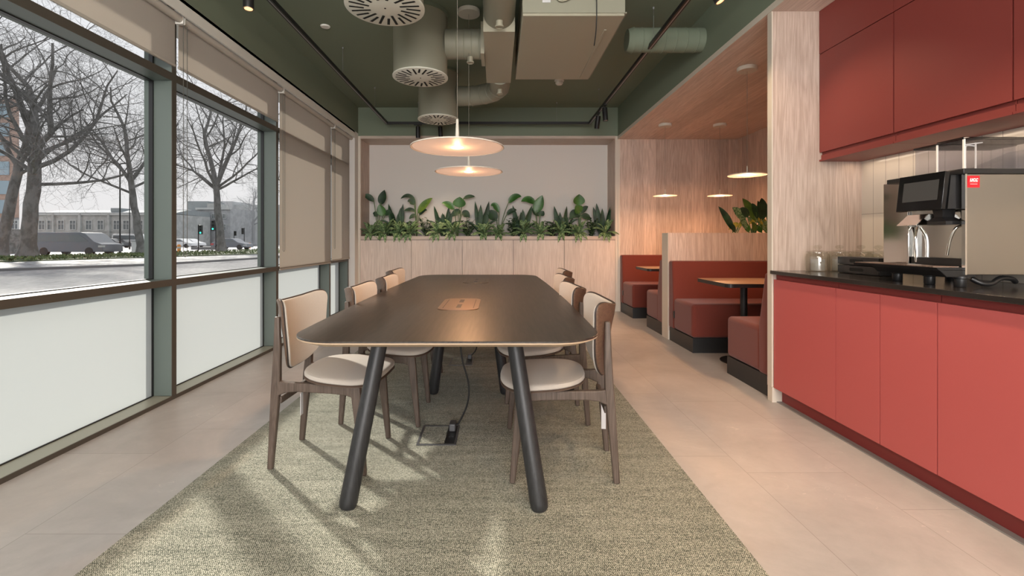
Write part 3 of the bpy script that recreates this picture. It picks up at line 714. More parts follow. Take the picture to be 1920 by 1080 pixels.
# hoppers
hp = thing('bean_hopper', 'smoked transparent bean hopper with black lid on top of the coffee machine', 'bean hopper', (2.3, 2.19, 1.437))
hm = MB()
def wall4(m_, x0, x1, y0, y1, z0, z1, t=.003):
    m_.box(x0, x1, y0, y0+t, z0, z1).box(x0, x1, y1-t, y1, z0, z1).box(x0, x0+t, y0+t, y1-t, z0, z1).box(x1-t, x1, y0+t, y1-t, z0, z1)
wall4(hm, 2.10, 2.48, 2.065, 2.185, 1.438, 1.572); wall4(hm, 2.10, 2.48, 2.192, 2.305, 1.438, 1.568)
hm.build('container', M['acrylic'], hp)
MB().box(2.096, 2.484, 2.06, 2.188, 1.573, 1.584).box(2.096, 2.484, 2.19, 2.31, 1.569, 1.579).build('lid', M['smoke'], hp, bevel=.002)
MB().box(2.098, 2.104, 2.060, 2.068, 1.438, 1.574).box(2.098, 2.104, 2.186, 2.192, 1.438, 1.572).box(2.16, 2.165, 2.071, 2.075, 1.44, 1.56).build('corner_post', M['offwhite'], hp)
MB().tube(smooth_path([(2.11, 2.072, 1.55), (2.16, 2.072, 1.556), (2.20, 2.08, 1.562)]), .003, 6).tube(smooth_path([(2.165, 2.076, 1.545), (2.128, 2.076, 1.547), (2.12, 2.076, 1.53), (2.12, 2.076, 1.442)]), .0028, 6).build('catch', M['offwhite'], hp)
MB().prism([(2.20, 1.442), (2.47, 1.442), (2.47, 1.53), (2.42, 1.535)], lambda u, v, w_: (u, w_, v), 2.085, 2.17).build('slope', M['acrylic'], hp)
# red sticker with lettering
st = MB().box(2.078, 2.132, 2.0262, 2.0278, 1.352, 1.404).build('logo_sticker', M['red_sticker'], cm)
fd = bpy.data.curves.new('lettering', 'FONT'); fd.body = 'ucc'; fd.size = .026; fd.align_x = 'CENTER'; fd.extrude = .0002; fd.offset = .0008; fd.shear = .25
fo = bpy.data.objects.new('lettering', fd); col.objects.link(fo); fo.parent = st; fo.rotation_euler = (R(90), 0, 0)
bpy.context.view_layer.update(); tm = bpy.data.meshes.new_from_object(fo.evaluated_get(bpy.context.evaluated_depsgraph_get())); bpy.data.objects.remove(fo)
fo = bpy.data.objects.new('lettering', tm); col.objects.link(fo); fo.parent = st; fo.rotation_euler = (R(90), 0, 0); tm.materials.clear()
fo.location = Vector((2.105, 2.0258, 1.380)) - cm.location; tm.materials.append(M['white_ink'])
lm = MB(); lm.box(2.087, 2.123, 2.0255, 2.0262, 1.3765, 1.3775); lm.box(2.090, 2.121, 2.0255, 2.0262, 1.3665, 1.3680); lm.build('small_print', M['white_ink'], st)
# hose behind the feet
tag(MB().tube(smooth_path([(2.14, 2.07, .945), (2.17, 2.05, .925), (2.21, 2.05, .926), (2.26, 2.06, .948), (2.32, 2.07, .945), (2.35, 2.08, .93)]), .011, 12).build('hose', M['black'], None, True), 'black corrugated hose lying on the counter under the coffee machine', 'hose')
# two black drawer boxes
for k, (zb, lab) in enumerate(((.911, 'lower of the two stacked black drawer boxes beside the coffee machine'), (.964, 'upper of the two stacked black drawer boxes beside the coffee machine'))):
    t = thing('drawer_box', lab, 'box', (2.27, 2.8, zb), 'stacked black drawer boxes')
    MB().box(2.206, 2.34, 2.645, 2.957, zb, zb+.05).build('body', M['black'], t, bevel=.002)
    f_ = MB().box(2.198, 2.206, 2.642, 2.960, zb+.004, zb+.050).build('drawer', M['black_satin'] if 'black_satin' in M else mat('black_satin', (.014, .014, .015), .25), t, bevel=.001)
    M['black_satin'] = f_.data.materials[0]
    MB().prism(rrect(2.755, 2.86, zb+.017, zb+.038, .0104, 5), lambda u, v, w_: (w_, u, v), 2.1965, 2.1985).build('grip_slot', mat('slot_black', (.002, .002, .002), .9), f_)
# glass jars
def jar(x, y, label):
    t = thing('glass_jar', label, 'jar', (x, y, .911), 'lidded glass jars on the counter')
    c = (x, y, .911)
    MB().lathe([(0, .0), (.062, .0), (.068, .004), (.070, .02), (.070, .095), (.066, .112), (.056, .122), (.056, .128), (.053, .128), (.053, .121), (.063, .110), (.067, .094), (.067, .02), (.064, .006), (0, .004)], c, 40).build('jar_body', M['jar'], t, True)
    MB().lathe([(0, .142), (.012, .141), (.040, .137), (.066, .131), (.069, .128), (.066, .1265), (0, .1285)], c, 40).build('lid', M['jar'], t, True)
    MB().lathe([(.008, .142), (.009, .148), (.020, .154), (.024, .162), (.020, .170), (.008, .175), (0, .176)], c, 24).build('knob', M['jar'], t, True)
    MB().tube([(x, y, .9155), (x, y, .99)], .040, 24).build('paper_insert', M['cupcase'], t, True)
M['cupcase'] = translucent('white_paper', (.6, .58, .55), (.62, .60, .57), .3, .55)
for x, y, lab in ((2.150, 3.075, 'lidded glass jar farthest left, beside the black drawer boxes'), (2.302, 3.085, 'lidded glass jar second from the left behind the drawer boxes'),
                  (2.440, 3.075, 'lidded glass jar third from the left in the corner'), (2.432, 2.925, 'lidded glass jar nearest the coffee machine')):
    jar(x, y, lab)

# =================================================================== CEILING SERVICES
def diffuser(x, y, zb, label, n=24):
    t = thing('air_diffuser', label, 'air diffuser', (x, y, zb), 'cylindrical swirl diffusers on the ceiling')
    MB().lathe([(.245, .012), (.245, CZ-zb-.03), (.15, CZ-zb-.03)], (x, y, zb), 64).build('drum', M['green_duct'], t, True)
    MB().lathe([(.245, CZ-zb-.03), (.255, CZ-zb-.03), (.255, CZ-zb-.001), (.24, CZ-zb-.001)], (x, y, zb), 64).build('flange', M['green'], t, True)
    MB().lathe([(0, 0), (.245, 0), (.252, .003), (.252, .012), (0, .012)], (x, y, zb), 64).build('face_plate', M['face'], t, True)
    m_ = MB()
    for k in range(n):
        a = 2*math.pi*k/n + .06; r0, r1 = (.10, .225) if k % 2 else (.135, .225)
        tw = .25; ca, sa = math.cos(a), math.sin(a); wd = .0088
        p = Vector((x+ca*r0, y+sa*r0, 0)); q = Vector((x+math.cos(a+tw*.3)*r1, y+math.sin(a+tw*.3)*r1, 0)); d = (q-p).normalized(); nn = Vector((-d.y, d.x, 0))*wd
        m_.add([(*(p-nn).xy, zb-.0012), (*(q-nn).xy, zb-.0012), (*(q+nn).xy, zb-.0012), (*(p+nn).xy, zb-.0012)], [(0, 1, 2, 3)])
    m_.build('slot', M['slot'], t)
    MB().lathe([(0, -.002), (.006, -.002), (.006, 0)], (x, y, zb), 12).build('screw', M['slot'], t)
M['slot'] = mat('dark_slot', (.006, .007, .005), .9); M['face'] = mat('pale_face_plate', (.68, .68, .60), .5)
diffuser(-.72, 2.95, 2.61, 'cylindrical swirl diffuser nearest the camera, cut by the top picture edge')
diffuser(-.705, 4.22, 2.61, 'cylindrical swirl diffuser in the middle, joined to the plenum by a short duct')
diffuser(-.73, 5.70, 2.61, 'cylindrical swirl diffuser farthest away, partly behind the middle one')
def ribs(m_, p0, p1, r, k, e=.004):
    p0, p1 = Vector(p0), Vector(p1)
    for i in range(k):
        q = p0+(p1-p0)*(i+.5)/k; d = (p1-p0).normalized()*.006
        m_.tube([q-d, q, q+d], [r, r+e, r], 32, False)
def cap(x, y, z, parent):
    MB().lathe([(.026, .05), (.026, .008), (.034, .006), (.034, -.004), (.028, -.006), (.024, .0), (0, .0)], (x, y, z), 24).build('test_cap', M['green_unit'], parent, True)
pm = thing('duct_plenum', 'rectangular green plenum box between the round ducts', 'duct', (.02, 4.3, 2.8))
MB().box(-.112, .145, 3.70, 4.91, 2.80, 3.06).build('box', M['green_unit'], pm, bevel=.003)
dA = thing('round_duct', 'short round green duct joining the middle diffuser to the plenum', 'duct', (-.3, 4.22, 2.9), 'round green ducts')
m_ = MB(); m_.tube([(-.47, 4.22, 2.92), (-.113, 4.22, 2.92)], .13, 40); ribs(m_, (-.40, 4.22, 2.92), (-.13, 4.22, 2.92), .13, 4, .003); m_.build('pipe', M['green_duct'], dA, True); cap(-.245, 4.20, 2.745, dA)
MB().box(-.145, -.113, 4.07, 4.37, 2.775, 3.06).build('collar', M['green_unit'], dA)
dB = thing('round_duct', 'round green elbow duct leading to the farthest diffuser', 'duct', (0, 5.4, 2.9), 'round green ducts')
m_ = MB(); pts = [(.03, 4.912, 2.90), (.03, 5.25, 2.90)]
for i in range(1, 9): a = R(90*i/8); pts.append((.03-.42*(1-math.cos(a)), 5.25+.42*math.sin(a), 2.90))
pts.append((-.49, 5.67, 2.90)); m_.tube(pts, .118, 40)
for i in range(2, len(pts)-1, 2):
    q = Vector(pts[i]); d = (Vector(pts[i+1])-Vector(pts[i-1])).normalized()*.006; m_.tube([q-d, q, q+d], [.118, .123, .118], 32, False)
m_.build('pipe', M['green_duct'], dB, True); cap(.03, 5.07, 2.735, dB)
dC = thing('round_duct', 'round green duct above the table running toward the camera', 'duct', (.02, 3.3, 2.95), 'round green ducts')
pts = [(.018, 3.698, 2.945), (.018, 3.32, 2.945)]
for i in range(1, 9): a = R(90*i/8); pts.append((.018-.37*(1-math.cos(a)), 3.32-.37*math.sin(a), 2.945))
pts.append((-.48, 2.95, 2.945)); m_ = MB(); m_.tube(pts, .127, 40); m_.build('pipe', M['green_duct'], dC, True); cap(.018, 3.56, 2.775, dC)
dD = thing('round_duct', 'round green duct entering the bulkhead above the booths', 'duct', (1.6, 4.25, 2.97), 'round green ducts')
m_ = MB(); m_.tube([(1.25, 4.25, 2.97), (1.895, 4.25, 2.97)], .108, 40); ribs(m_, (1.28, 4.25, 2.97), (1.88, 4.25, 2.97), .108, 6, .004); m_.build('pipe', M['green'], dD, True)
MB().tube([(1.20, 4.25, 2.97), (1.255, 4.25, 2.97)], [.095, .115], 32).build('flexible_collar', M['green'], dD, True)
for x in (1.45,): MB().tube([(x, 4.25, 3.07), (x, 4.25, 3.199)], .004, 6).build('hanger', M['green'], dD)
fu = thing('fan_coil_unit', 'large rectangular green air conditioning unit hung from the ceiling', 'air conditioner', (.56, 4.0, 2.78))
MB().box(.19, .945, 3.40, 4.75, 2.782, 3.13).build('casing', M['green_unit'], fu, bevel=.004)
MB().box(.188, .948, 3.392, 3.402, 2.80, 3.13).build('front_panel', M['green_duct'], fu, bevel=.002)
MB().box(.845, .865, 3.62, 4.70, 2.776, 2.783).build('bottom_seam', M['green_unit'], fu, bevel=.002)
MB().box(.946, .956, 3.38, 4.72, 2.79, 2.80).build('side_flange', M['green_duct'], fu)
MB().box(.335, .395, 3.388, 3.392, 2.875, 2.905).build('rating_label', M['sticker'], fu)
MB().lathe([(.028, 0), (.028, .03), (.018, .03), (.018, 0)], (0, 0, 0), 20, True).build('drain_port', M['green_unit'], fu).location = Vector((.265, 3.375, 2.875))-fu.location
bpy.data.objects['drain_port'].rotation_euler = (R(-90), 0, 0)
MB().tube(smooth_path([(.42, 3.385, 3.10), (.425, 3.37, 2.96), (.45, 3.37, 2.885), (.50, 3.37, 2.88), (.56, 3.37, 2.905), (.62, 3.385, 2.90)]), .005, 8).build('pipe', M['green_unit'], fu, True)
MB().tube(smooth_path([(.66, 3.385, 2.92), (.62, 3.36, 2.90), (.60, 3.36, 2.94), (.64, 3.36, 2.98), (.70, 3.37, 2.96), (.73, 3.37, 2.90), (.735, 3.40, 2.70), (.72, 3.40, 2.56)]), .004, 8).build('loose_wire', M['black'], fu, True)
for x in (.25, .88):
    for y in (3.5, 4.65): MB().tube([(x, y, 3.13), (x, y, 3.2)], .005, 6).build('hanger', M['green'], fu)
# smoke detector and small ceiling sensor
sm = thing('smoke_detector', 'white round smoke detector on the green ceiling by the air conditioner', 'smoke detector', (.81, 5.97, CZ))
MB().lathe([(0, 0), (.062, 0), (.062, -.012), (.055, -.018), (0, -.018)], (.81, 5.97, CZ), 32).build('base', M['offwhite'], sm, True)
MB().lathe([(.044, -.018), (.05, -.03), (.05, -.042), (.036, -.058), (.0, -.062)], (.81, 5.97, CZ), 32).build('sensor_head', M['offwhite'], sm, True)
tag(MB().lathe([(0, -.012), (.040, -.011), (.046, -.004), (.046, 0), (0, 0)], (-1.67, 4.46, CZ), 32).build('ceiling_sensor', M['offwhite'], None, True), 'small flat white disc sensor on the ceiling left of the diffusers', 'sensor')
# lighting track
ZT = 2.87
tk = thing('lighting_track', 'black u shaped lighting track hung below the green ceiling', 'lighting track', (0, 4, ZT))
xl, xr, yb = -1.665, 1.398, 6.93
m_ = MB(); m_.box(xl-.018, xl+.018, -3.6, yb+.018, ZT, ZT+.034).box(xr-.018, xr+.018, -3.6, yb+.018, ZT, ZT+.034).box(xl+.018, xr-.018, yb-.018, yb+.018, ZT, ZT+.034); m_.build('rail', M['blackm'], tk)
m_ = MB(); m_.box(xl-.006, xl+.004, -3.6, yb, ZT-.0008, ZT).box(xr-.004, xr+.006, -3.6, yb, ZT-.0008, ZT); m_.build('conductor', M['grey_metal'], tk)
for (x, y) in ((xl, 3.3), (xl, 4.95), (xl, 6.25), (-1.19, yb), (.9, yb), (xr, 6.3), (xr, 4.1), (xr, 2.6)):
    MB().tube([(x, y, ZT+.034), (x, y, CZ-.001)], .0016, 5).build('hanging_wire', M['grey_metal'], tk)
    MB().lathe([(0, -.02), (.006, -.018), (.009, 0)], (x, y, CZ), 10).build('wire_anchor', M['grey_metal'], tk)
def tspot(x, y, aim, lit, label, en=0, adapter='y'):
    t = thing('track_spotlight', label, 'spotlight', (x, y, ZT), 'black cylinder spotlights on the track')
    d = (Vector(aim)-Vector((x, y, ZT-.1))).normalized(); top = Vector((x, y, ZT-.045)); L_ = .16
    m_ = MB(); (m_.box(x-.016, x+.016, y-.06, y+.06, ZT-.016, ZT) if adapter == 'y' else m_.box(x-.06, x+.06, y-.016, y+.016, ZT-.016, ZT)); m_.build('adapter', M['blackm'], t)
    MB().tube([(x, y, ZT-.014), (x, y, ZT-.05)], .007, 10).build('pivot', M['blackm'], t)
    a = top - d*.01; b = top + d*L_
    MB().tube([a, a+d*.002, b-d*.002, b], [.030, .0335, .0335, .033], 28, True).build('body', M['blackm'], t, True)
    MB().tube([b-d*.001, b+d*.003], [.033, .031], 28, False).build('trim_ring', M['ring'] if lit else M['blackm'], t, True)
    MB().tube([b+d*.0005, b+d*.0015], [.026, .024], 24, True).build('lens', M['spotglow'] if lit else M['grey_metal'], t, True)
    if en: spot('track_spot_light', tuple(b+d*.02), tuple(b+d*2), en, 85, .8)
M['ring'] = mat('warm_ring', (.5, .35, .22), .3, .5)
tspot(xl, 3.07, (xl+.06, 3.0, 0), True, 'black track spotlight at the upper left, lit', 16)
tspot(xr, 3.02, (xr+.75, 2.75, 1.0), True, 'black track spotlight at the upper right, tilted and lit', 34)
tspot(-1.195, yb, (-1.195, yb+.12, 0), False, 'black track spotlight hanging left of the far diffuser', 34, 'x')
tspot(-.86, yb, (-.70, yb+.25, 0), False, 'black track spotlight just below the farthest diffuser', 34, 'x')
tspot(xr, 6.34, (xr-.25, 6.9, 0), False, 'black track spotlight nearest the track corner by the booths', 30)
tspot(xr, 5.96, (xr+.12, 5.6, 0), False, 'black track spotlight second from the track corner by the booths', 34)
# more track heads behind the camera, light only
for (x, y, tx, ty, e, lab) in ((xr, 1.7, 1.75, 2.1, 76, 'lit track spotlight above the picture, over the kitchen aisle'), (xr, .6, 1.6, 1.1, 76, 'lit track spotlight above the camera on the kitchen side'),
        (xr, -.6, .9, .6, 64, 'lit track spotlight behind the camera on the kitchen side'), (xl, .8, -1.2, 1.0, 16, 'lit track spotlight above the camera on the window side')):
    tspot(x, y, (tx, ty, 0), True, lab, e)
# =================================================================== PLANTS
def leafmat(name, a, b, sc_=30, rough=.38, streak=(1, 1, 1)):
    m = mat(name, a, rough, spec=.5); k = N(m); v = k.coord(streak)
    k.color(k.ramp(k.noise(v, sc_, 3, .6), [(.42, a), (.58, b)])); return m
M['leaf_dark'] = leafmat('leaf_dark', (.008, .030, .012), (.020, .062, .022), 8, .55)
M['leaf_mid'] = leafmat('leaf_mid', (.022, .085, .014), (.045, .15, .022), 6)
M['leaf_olive'] = leafmat('leaf_olive', (.10, .17, .025), (.05, .11, .02), 9)
M['leaf_var'] = leafmat('leaf_variegated', (.025, .085, .025), (.26, .36, .18), 60, .42)
M['leaf_yel'] = leafmat('leaf_yellow', (.42, .33, .05), (.20, .21, .03), 25)
M['leaf_small'] = leafmat('leaf_small_dark', (.010, .026, .012), (.022, .050, .020), 20)
M['stem'] = mat('plant_stem', (.09, .15, .06), .5)
rnd = random.Random(7)
def leaf(m_, base, tip, wd, sag=0.0, up=(0, -.5, 1), n=7, fold=.22, shape=.75, twist=0):
    base, tip = Vector(base), Vector(tip); L_ = (tip-base).length; up = Vector(up).normalized(); vs_, fs = [], []
    for i in range(n+1):
        t = i/n; p = base.lerp(tip, t) + Vector((0, 0, 1))*(4*sag*t*(1-t))
        d = ((base.lerp(tip, min(1, t+.05)) + Vector((0, 0, 4*sag*min(1, t+.05)*(1-min(1, t+.05))))) - p)
        if d.length < 1e-6: d = tip-base
        d.normalize(); s_ = d.cross(up)
        s_ = s_.normalized() if s_.length > 1e-4 else Vector((1, 0, 0)); nn = s_.cross(d)
        w_ = wd/2*(math.sin(math.pi*min(1, t**shape*.985+.015)))**.8
        if i == n: w_ = .0004
        w_ = max(w_, .002 if i < n else .0004)
        vs_ += [p - s_*w_ + nn*w_*fold*2, p, p + s_*w_ + nn*w_*fold*2]
    for i in range(n):
        a = i*3; fs += [(a, a+1, a+4, a+3), (a+1, a+2, a+5, a+4)]
    m_.add(vs_, fs)
def PX(px, py, y):  # point of the planting at distance y read off the photograph
    return Vector(((px-932)*y/860, y, 1.12-(py-450)*y/860))
PG = 'leafy plants in the long back planter'
def aspidistra(px, top, label, y=7.5, k=8, wd=.085, spread=.16):
    x = (px-932)*y/860; z0 = 1.135; h = 1.12-(top-450)*y/860 - z0
    t = thing('broad_leaf_plant', label, 'plant', (x, y, z0), PG); m_ = MB()
    for i in range(k):
        a = 2*math.pi*i/k + rnd.uniform(-.3, .3); hh = h*(1.0 if i % 4 == 0 else rnd.uniform(.62, .95)); sp_ = spread*rnd.uniform(.5, 1.2)
        b = Vector((x+math.cos(a)*.02, y+math.sin(a)*.015, z0)); tip = Vector((x+math.cos(a)*sp_, y+math.sin(a)*sp_*.45, z0+hh))
        mid = b.lerp(tip, .25)
        leaf(m_, b + Vector((0, 0, .01)), tip, wd*rnd.uniform(.85, 1.15), .01, (math.cos(a)*.3, -1, .2), fold=.12, shape=1.0, n=8)
    # outer arching leaves
    for s_ in (-1, 1):
        b = Vector((x, y, z0+.05)); leaf(m_, b, (x+s_*(spread+.12), y-.05, z0+h*rnd.uniform(.4, .6)), wd*.6, .07, (0, -1, .6))
    m_.build('foliage', M['leaf_dark'], t, True); return t
def aglaonema(px, py, label, y=7.27, k=21, r=.195, mt='leaf_var'):
    x = (px-932)*y/860; z = 1.20 + (rnd.random()-.5)*.03
    t = thing('variegated_plant', label, 'plant', (x, y, 1.14), PG); m_ = MB()
    for i in range(k):
        a = 2*math.pi*i/k*1.0 + rnd.uniform(-.25, .25); el = rnd.choice((-.45, -.1, .3, .65, .95)); rr = r*rnd.uniform(.8, 1.2)
        b = Vector((x+math.cos(a)*.015, y+math.sin(a)*.012, z+.01+.05*max(0, el)))
        dy = math.sin(a)*rr*math.cos(el); dy = dy*.8 if dy < 0 else dy*.6
        tip = b + Vector((math.cos(a)*rr*math.cos(el), dy, rr*math.sin(el)))
        if tip.z < 1.182 and tip.y > 7.18: tip.z = 1.19
        leaf(m_, b, tip, (.062*rnd.uniform(.85, 1.15)), .03, (0, -.6, 1), n=6, fold=.15, shape=.85)
    # leaves hanging over the front edge
    for dx in (-.06, .03):
        b = Vector((x+dx*.3, 7.21, 1.215)); leaf(m_, b, (x+dx, 7.155, 1.09+rnd.uniform(-.02, .03)), .055, .02, (0, -1, .4), n=6, fold=.12)
    m_.build('foliage', M[mt], t, True)
    MB().tube([(x, y, 1.14), (x, y, z+.04)], .008, 8).build('stem', M['stem'], t); return t
def filler(px, top, label, y=7.45):
    x = (px-932)*y/860; z0 = 1.13; h = 1.12-(top-450)*y/860 - z0
    t = thing('small_leaf_plant', label, 'plant', (x, y, z0), PG); m_ = MB(); sm_ = MB()
    for s_ in range(9):
        a = rnd.uniform(0, 6.28); hh = h*rnd.uniform(.55, 1); tx = x+math.cos(a)*.10; ty = y+math.sin(a)*.07
        sm_.tube([(x, y, z0), ((x+tx)/2, (y+ty)/2, z0+hh*.55), (tx, ty, z0+hh)], .004, 5)
        for q in range(11):
            f_ = .25+.75*q/10; p = Vector((x+(tx-x)*f_, y+(ty-y)*f_, z0+hh*f_)); b_ = rnd.uniform(0, 6.28)
            leaf(m_, p, p+Vector((math.cos(b_)*.06, math.sin(b_)*.05, rnd.uniform(-.01, .045))), .028, .004, n=4)
    m_.build('foliage', M['leaf_small'], t, True); sm_.build('stem', M['stem'], t); return t
def strelitzia(px, leaves, label, y=7.5, mt='leaf_mid'):
    """leaves: (blade base px, py, tip px, py, width m, sag, material, dy)"""
    x = (px-932)*y/860; t = thing('bird_of_paradise_plant', label, 'plant', (x, y, 1.13), PG)
    sm_ = MB()
    for (bx, by, tx, ty, wd, sag, mt_, dy) in leaves:
        b = PX(bx, by, y+dy*.4); e = PX(tx, ty, y+dy); m_ = MB()
        leaf(m_, b, e, wd, sag, (0, -1, .35), n=9, fold=.14, shape=.8)
        m_.build('leaf_blade', M[mt_], t, True)
        o = Vector((x+(bx-px)*.0006, y, 1.13)); mid = o.lerp(b, .55)+Vector(((b.x-o.x)*-.12, 0, .02))
        sm_.tube(smooth_path([o, mid, b, b.lerp(e, .15)], 4), .0065, 6)
    sm_.build('stem', M['stem'], t); return t
D_, Mi, Ol = 'leaf_dark', 'leaf_mid', 'leaf_olive'
strelitzia(709, [(701, 378, 680, 367, .10, .03, D_, -.05), (714, 384, 721, 356, .14, .0, D_, .05), (718, 405, 711, 383, .15, .0, Mi, -.05), (722, 404, 735, 400, .10, .03, D_, 0), (708, 406, 699, 401, .09, .02, D_, 0)], 'tall paddle leaf plant at the left end of the back planter')
strelitzia(781, [(778, 375, 751, 373, .07, .06, D_, 0), (777, 384, 764, 378, .10, .03, D_, -.03), (783, 400, 811, 371, .12, .02, Ol, -.05), (779, 397, 757, 396, .07, .03, D_, 0), (780, 404, 767, 411, .07, .02, D_, -.05), (786, 404, 801, 394, .07, .03, D_, 0)], 'tall paddle leaf plant with one olive green leaf in the back planter')
strelitzia(857, [(852, 393, 828, 381, .11, .03, Mi, -.02), (861, 389, 862, 369, .21, .0, Mi, -.05), (869, 373, 891, 369, .07, .02, D_, 0), (864, 398, 846, 407, .12, .03, D_, 0), (866, 402, 881, 408, .13, .03, D_, 0)], 'paddle leaf plant with a round bright leaf left of the centre')
strelitzia(934, [(936, 399, 920, 386, .10, .06, Mi, 0), (931, 413, 912, 399, .17, .03, D_, -.03), (953, 381, 978, 369, .11, .05, Mi, 0), (950, 403, 969, 394, .08, .03, D_, 0)], 'tall paddle leaf plant with long arching leaf right of the centre')
strelitzia(1009, [(1003, 382, 977, 378, .12, .05, Mi, -.02), (1004, 399, 1017, 366, .17, .0, Mi, -.03), (1012, 405, 996, 392, .13, .02, D_, 0), (1013, 404, 1020, 396, .10, .0, D_, 0)], 'tall bright paddle leaf plant between the two upright dark plants')
strelitzia(1086, [(1085, 385, 1086, 364, .19, .0, Mi, -.06), (1088, 399, 1079, 385, .17, .0, Mi, -.05), (1088, 401, 1103, 387, .09, .02, D_, 0), (1084, 402, 1068, 405, .11, .04, D_, 0), (1090, 404, 1066, 412, .11, .04, D_, -.04), (1090, 407, 1108, 412, .11, .03, D_, 0)], 'tall paddle leaf plant with a cupped bright leaf near the right end')
for i, (px, top, lab) in enumerate(((745, 382, 'dark upright broad leaf plant nearest the left end of the planter'), (832, 386, 'dark broad leaf plant with splayed leaves beside the round leaved plant'),
        (902, 377, 'dark upright broad leaf plant in the centre of the planter'), (977, 385, 'dark broad leaf plant fourth from the left in the planter'),
        (1053, 386, 'dark broad leaf plant with slender slanting leaves in the planter'), (1130, 381, 'dark upright broad leaf plant at the right end of the planter'))):
    aspidistra(px, top, lab)
ordn = ['first', 'second', 'third', 'fourth', 'fifth', 'sixth', 'seventh', 'eighth', 'ninth', 'tenth', 'eleventh', 'twelfth', 'thirteenth']
for i, px in enumerate((695, 722, 748, 768, 820, 850, 908, 936, 982, 1014, 1052, 1084, 1136)):
    aglaonema(px, 430, 'pale variegated plant spilling over the planter edge, %s from the left' % ordn[i])
for i, (px, top) in enumerate(((732, 412), (760, 412), (800, 408), (876, 408), (962, 404), (1035, 412), (1110, 410), (1068, 414))):
    filler(px, top, 'small dark bushy plant low in the back planter, %s from the left' % ordn[i])
# booth partition plants
def bplant(px, leaves, label):
    y = 5.25; x = (px-932)*y/860; t = thing('potted_foliage_plant', label, 'plant', (x, y, 1.10), 'leafy plants on the booth partition'); sm_ = MB()
    for (bx, by, tx, ty, wd, mt_) in leaves:
        m_ = MB(); b = PX(bx, by, y); e = PX(tx, ty, y+rnd.uniform(-.06, .06)); leaf(m_, b, e, wd, .02, (0, -1, .25), n=9, fold=.12); m_.build('leaf_blade', M[mt_], t, True)
        sm_.tube([(x, y, 1.10), b.lerp(Vector((x, y, 1.15)), .4), b], .005, 6)
    sm_.build('stem', M['stem'], t)
bplant(1374, [(1374, 428, 1347, 387, .085, D_), (1398, 414, 1373, 389, .10, 'leaf_cal'), (1388, 424, 1367, 430, .06, 'leaf_yel'), (1380, 432, 1366, 420, .06, D_), (1385, 418, 1396, 412, .05, 'leaf_yel')] if 0 else
       [(1374, 432, 1347, 387, .085, D_), (1396, 415, 1373, 389, .11, 'leaf_var'), (1386, 421, 1366, 431, .06, 'leaf_yel'), (1378, 436, 1367, 420, .06, D_), (1384, 428, 1397, 413, .04, 'leaf_yel')], 'dark and variegated leaf plant at the left end of the booth partition')
bplant(1412, [(1416, 414, 1392, 372, .11, Ol), (1402, 408, 1388, 390, .09, D_), (1420, 410, 1410, 381, .08, D_), (1410, 420, 1404, 407, .06, 'leaf_var'), (1426, 412, 1421, 376, .06, D_), (1405, 420, 1434, 409, .05, 'leaf_yel'), (1416, 434, 1409, 418, .07, Ol), (1404, 436, 1392, 418, .07, Mi), (1400, 430, 1384, 405, .08, 'leaf_var'), (1410, 436, 1424, 424, .07, D_)], 'plant with tall olive green leaf on the booth partition')
bplant(1445, [(1430, 412, 1428, 371, .12, D_), (1438, 425, 1418, 410, .08, 'leaf_yel'), (1442, 420, 1446, 380, .1, Mi), (1436, 434, 1424, 422, .06, Ol), (1430, 428, 1412, 396, .08, 'leaf_var'), (1436, 436, 1436, 414, .09, 'leaf_var'), (1428, 436, 1415, 428, .07, Mi), (1450, 420, 1462, 385, .1, D_)], 'broad dark leaf plant on the booth partition beside the wood post')

# =================================================================== OUTDOORS
GZ = -.10
M['road'] = leafmat('wet_asphalt', (.15, .15, .155), (.23, .23, .235), 9, .75, (1, .35, 1))
M['snow'] = leafmat('snowy_pavement', (.36, .36, .37), (.48, .48, .49), 1.2, .7)
M['hatch'] = leafmat('snow_flecked_cobbles', (.10, .10, .10), (.42, .42, .43), 2.6, .6, (1, 3, 1))
M['verge'] = leafmat('low_ivy', (.03, .05, .02), (.10, .13, .05), 5, .8)
M['kerb'] = mat('kerb_stone', (.17, .17, .17), .7)
M['bark'] = leafmat('plane_bark', (.125, .12, .115), (.20, .195, .19), 3, .85, (1, 1, .5))
M['bark_far'] = mat('bark_pale', (.33, .335, .34), .9)  # distant bark paled to stand in for haze
struct(MB().quad((-2.65, -60, GZ), (-2.65, 200, GZ), (-160, 200, GZ), (-160, -60, GZ)).build('road', M['road']))
kerb = [(-31, 10), (-25.9, 23.9), (-22.9, 30), (-22, 31.8), (-19.5, 37.5), (-17.5, 50), (-16, 80)]
edge = [(-24.5, 8), (-19.6, 18.1), (-16.7, 21.9), (-16.2, 25), (-15.6, 30), (-13.5, 45), (-12, 80)]
back = [(-38, 16), (-31.5, 27.5), (-30, 34), (-29.4, 37), (-28.5, 45), (-27, 58), (-26, 80)]
def strip(a, b, z0, z1, name, mt):
    m_ = MB(); vs_ = []; fs = []
    for (p, q) in zip(a, b): vs_ += [(*p, z0), (*q, z0), (*p, z1), (*q, z1)]
    for i in range(len(a)-1):
        k = i*4; fs += [(k+2, k+3, k+7, k+6), (k, k+2, k+6, k+4), (k+1, k+5, k+7, k+3)]
    return m_.add(vs_, fs).build(name, mt)
struct(strip(edge, kerb, GZ, GZ+.06, 'pavement', M['hatch']))
struct(strip([(x-.0, y) for x, y in edge], [(x+.35, y-.1) for x, y in edge], GZ, GZ+.10, 'kerb', M['kerb']))
tag(strip(kerb, back, GZ, GZ+.12, 'ground_ivy', M['verge']), 'strip of low green ivy under the bare trees outside', 'ivy', kind='stuff')
struct(strip([(x-.01, y) for x, y in back], [(x-60, y+3) for x, y in back], GZ, GZ+.03, 'snow_ground', M['snow']))
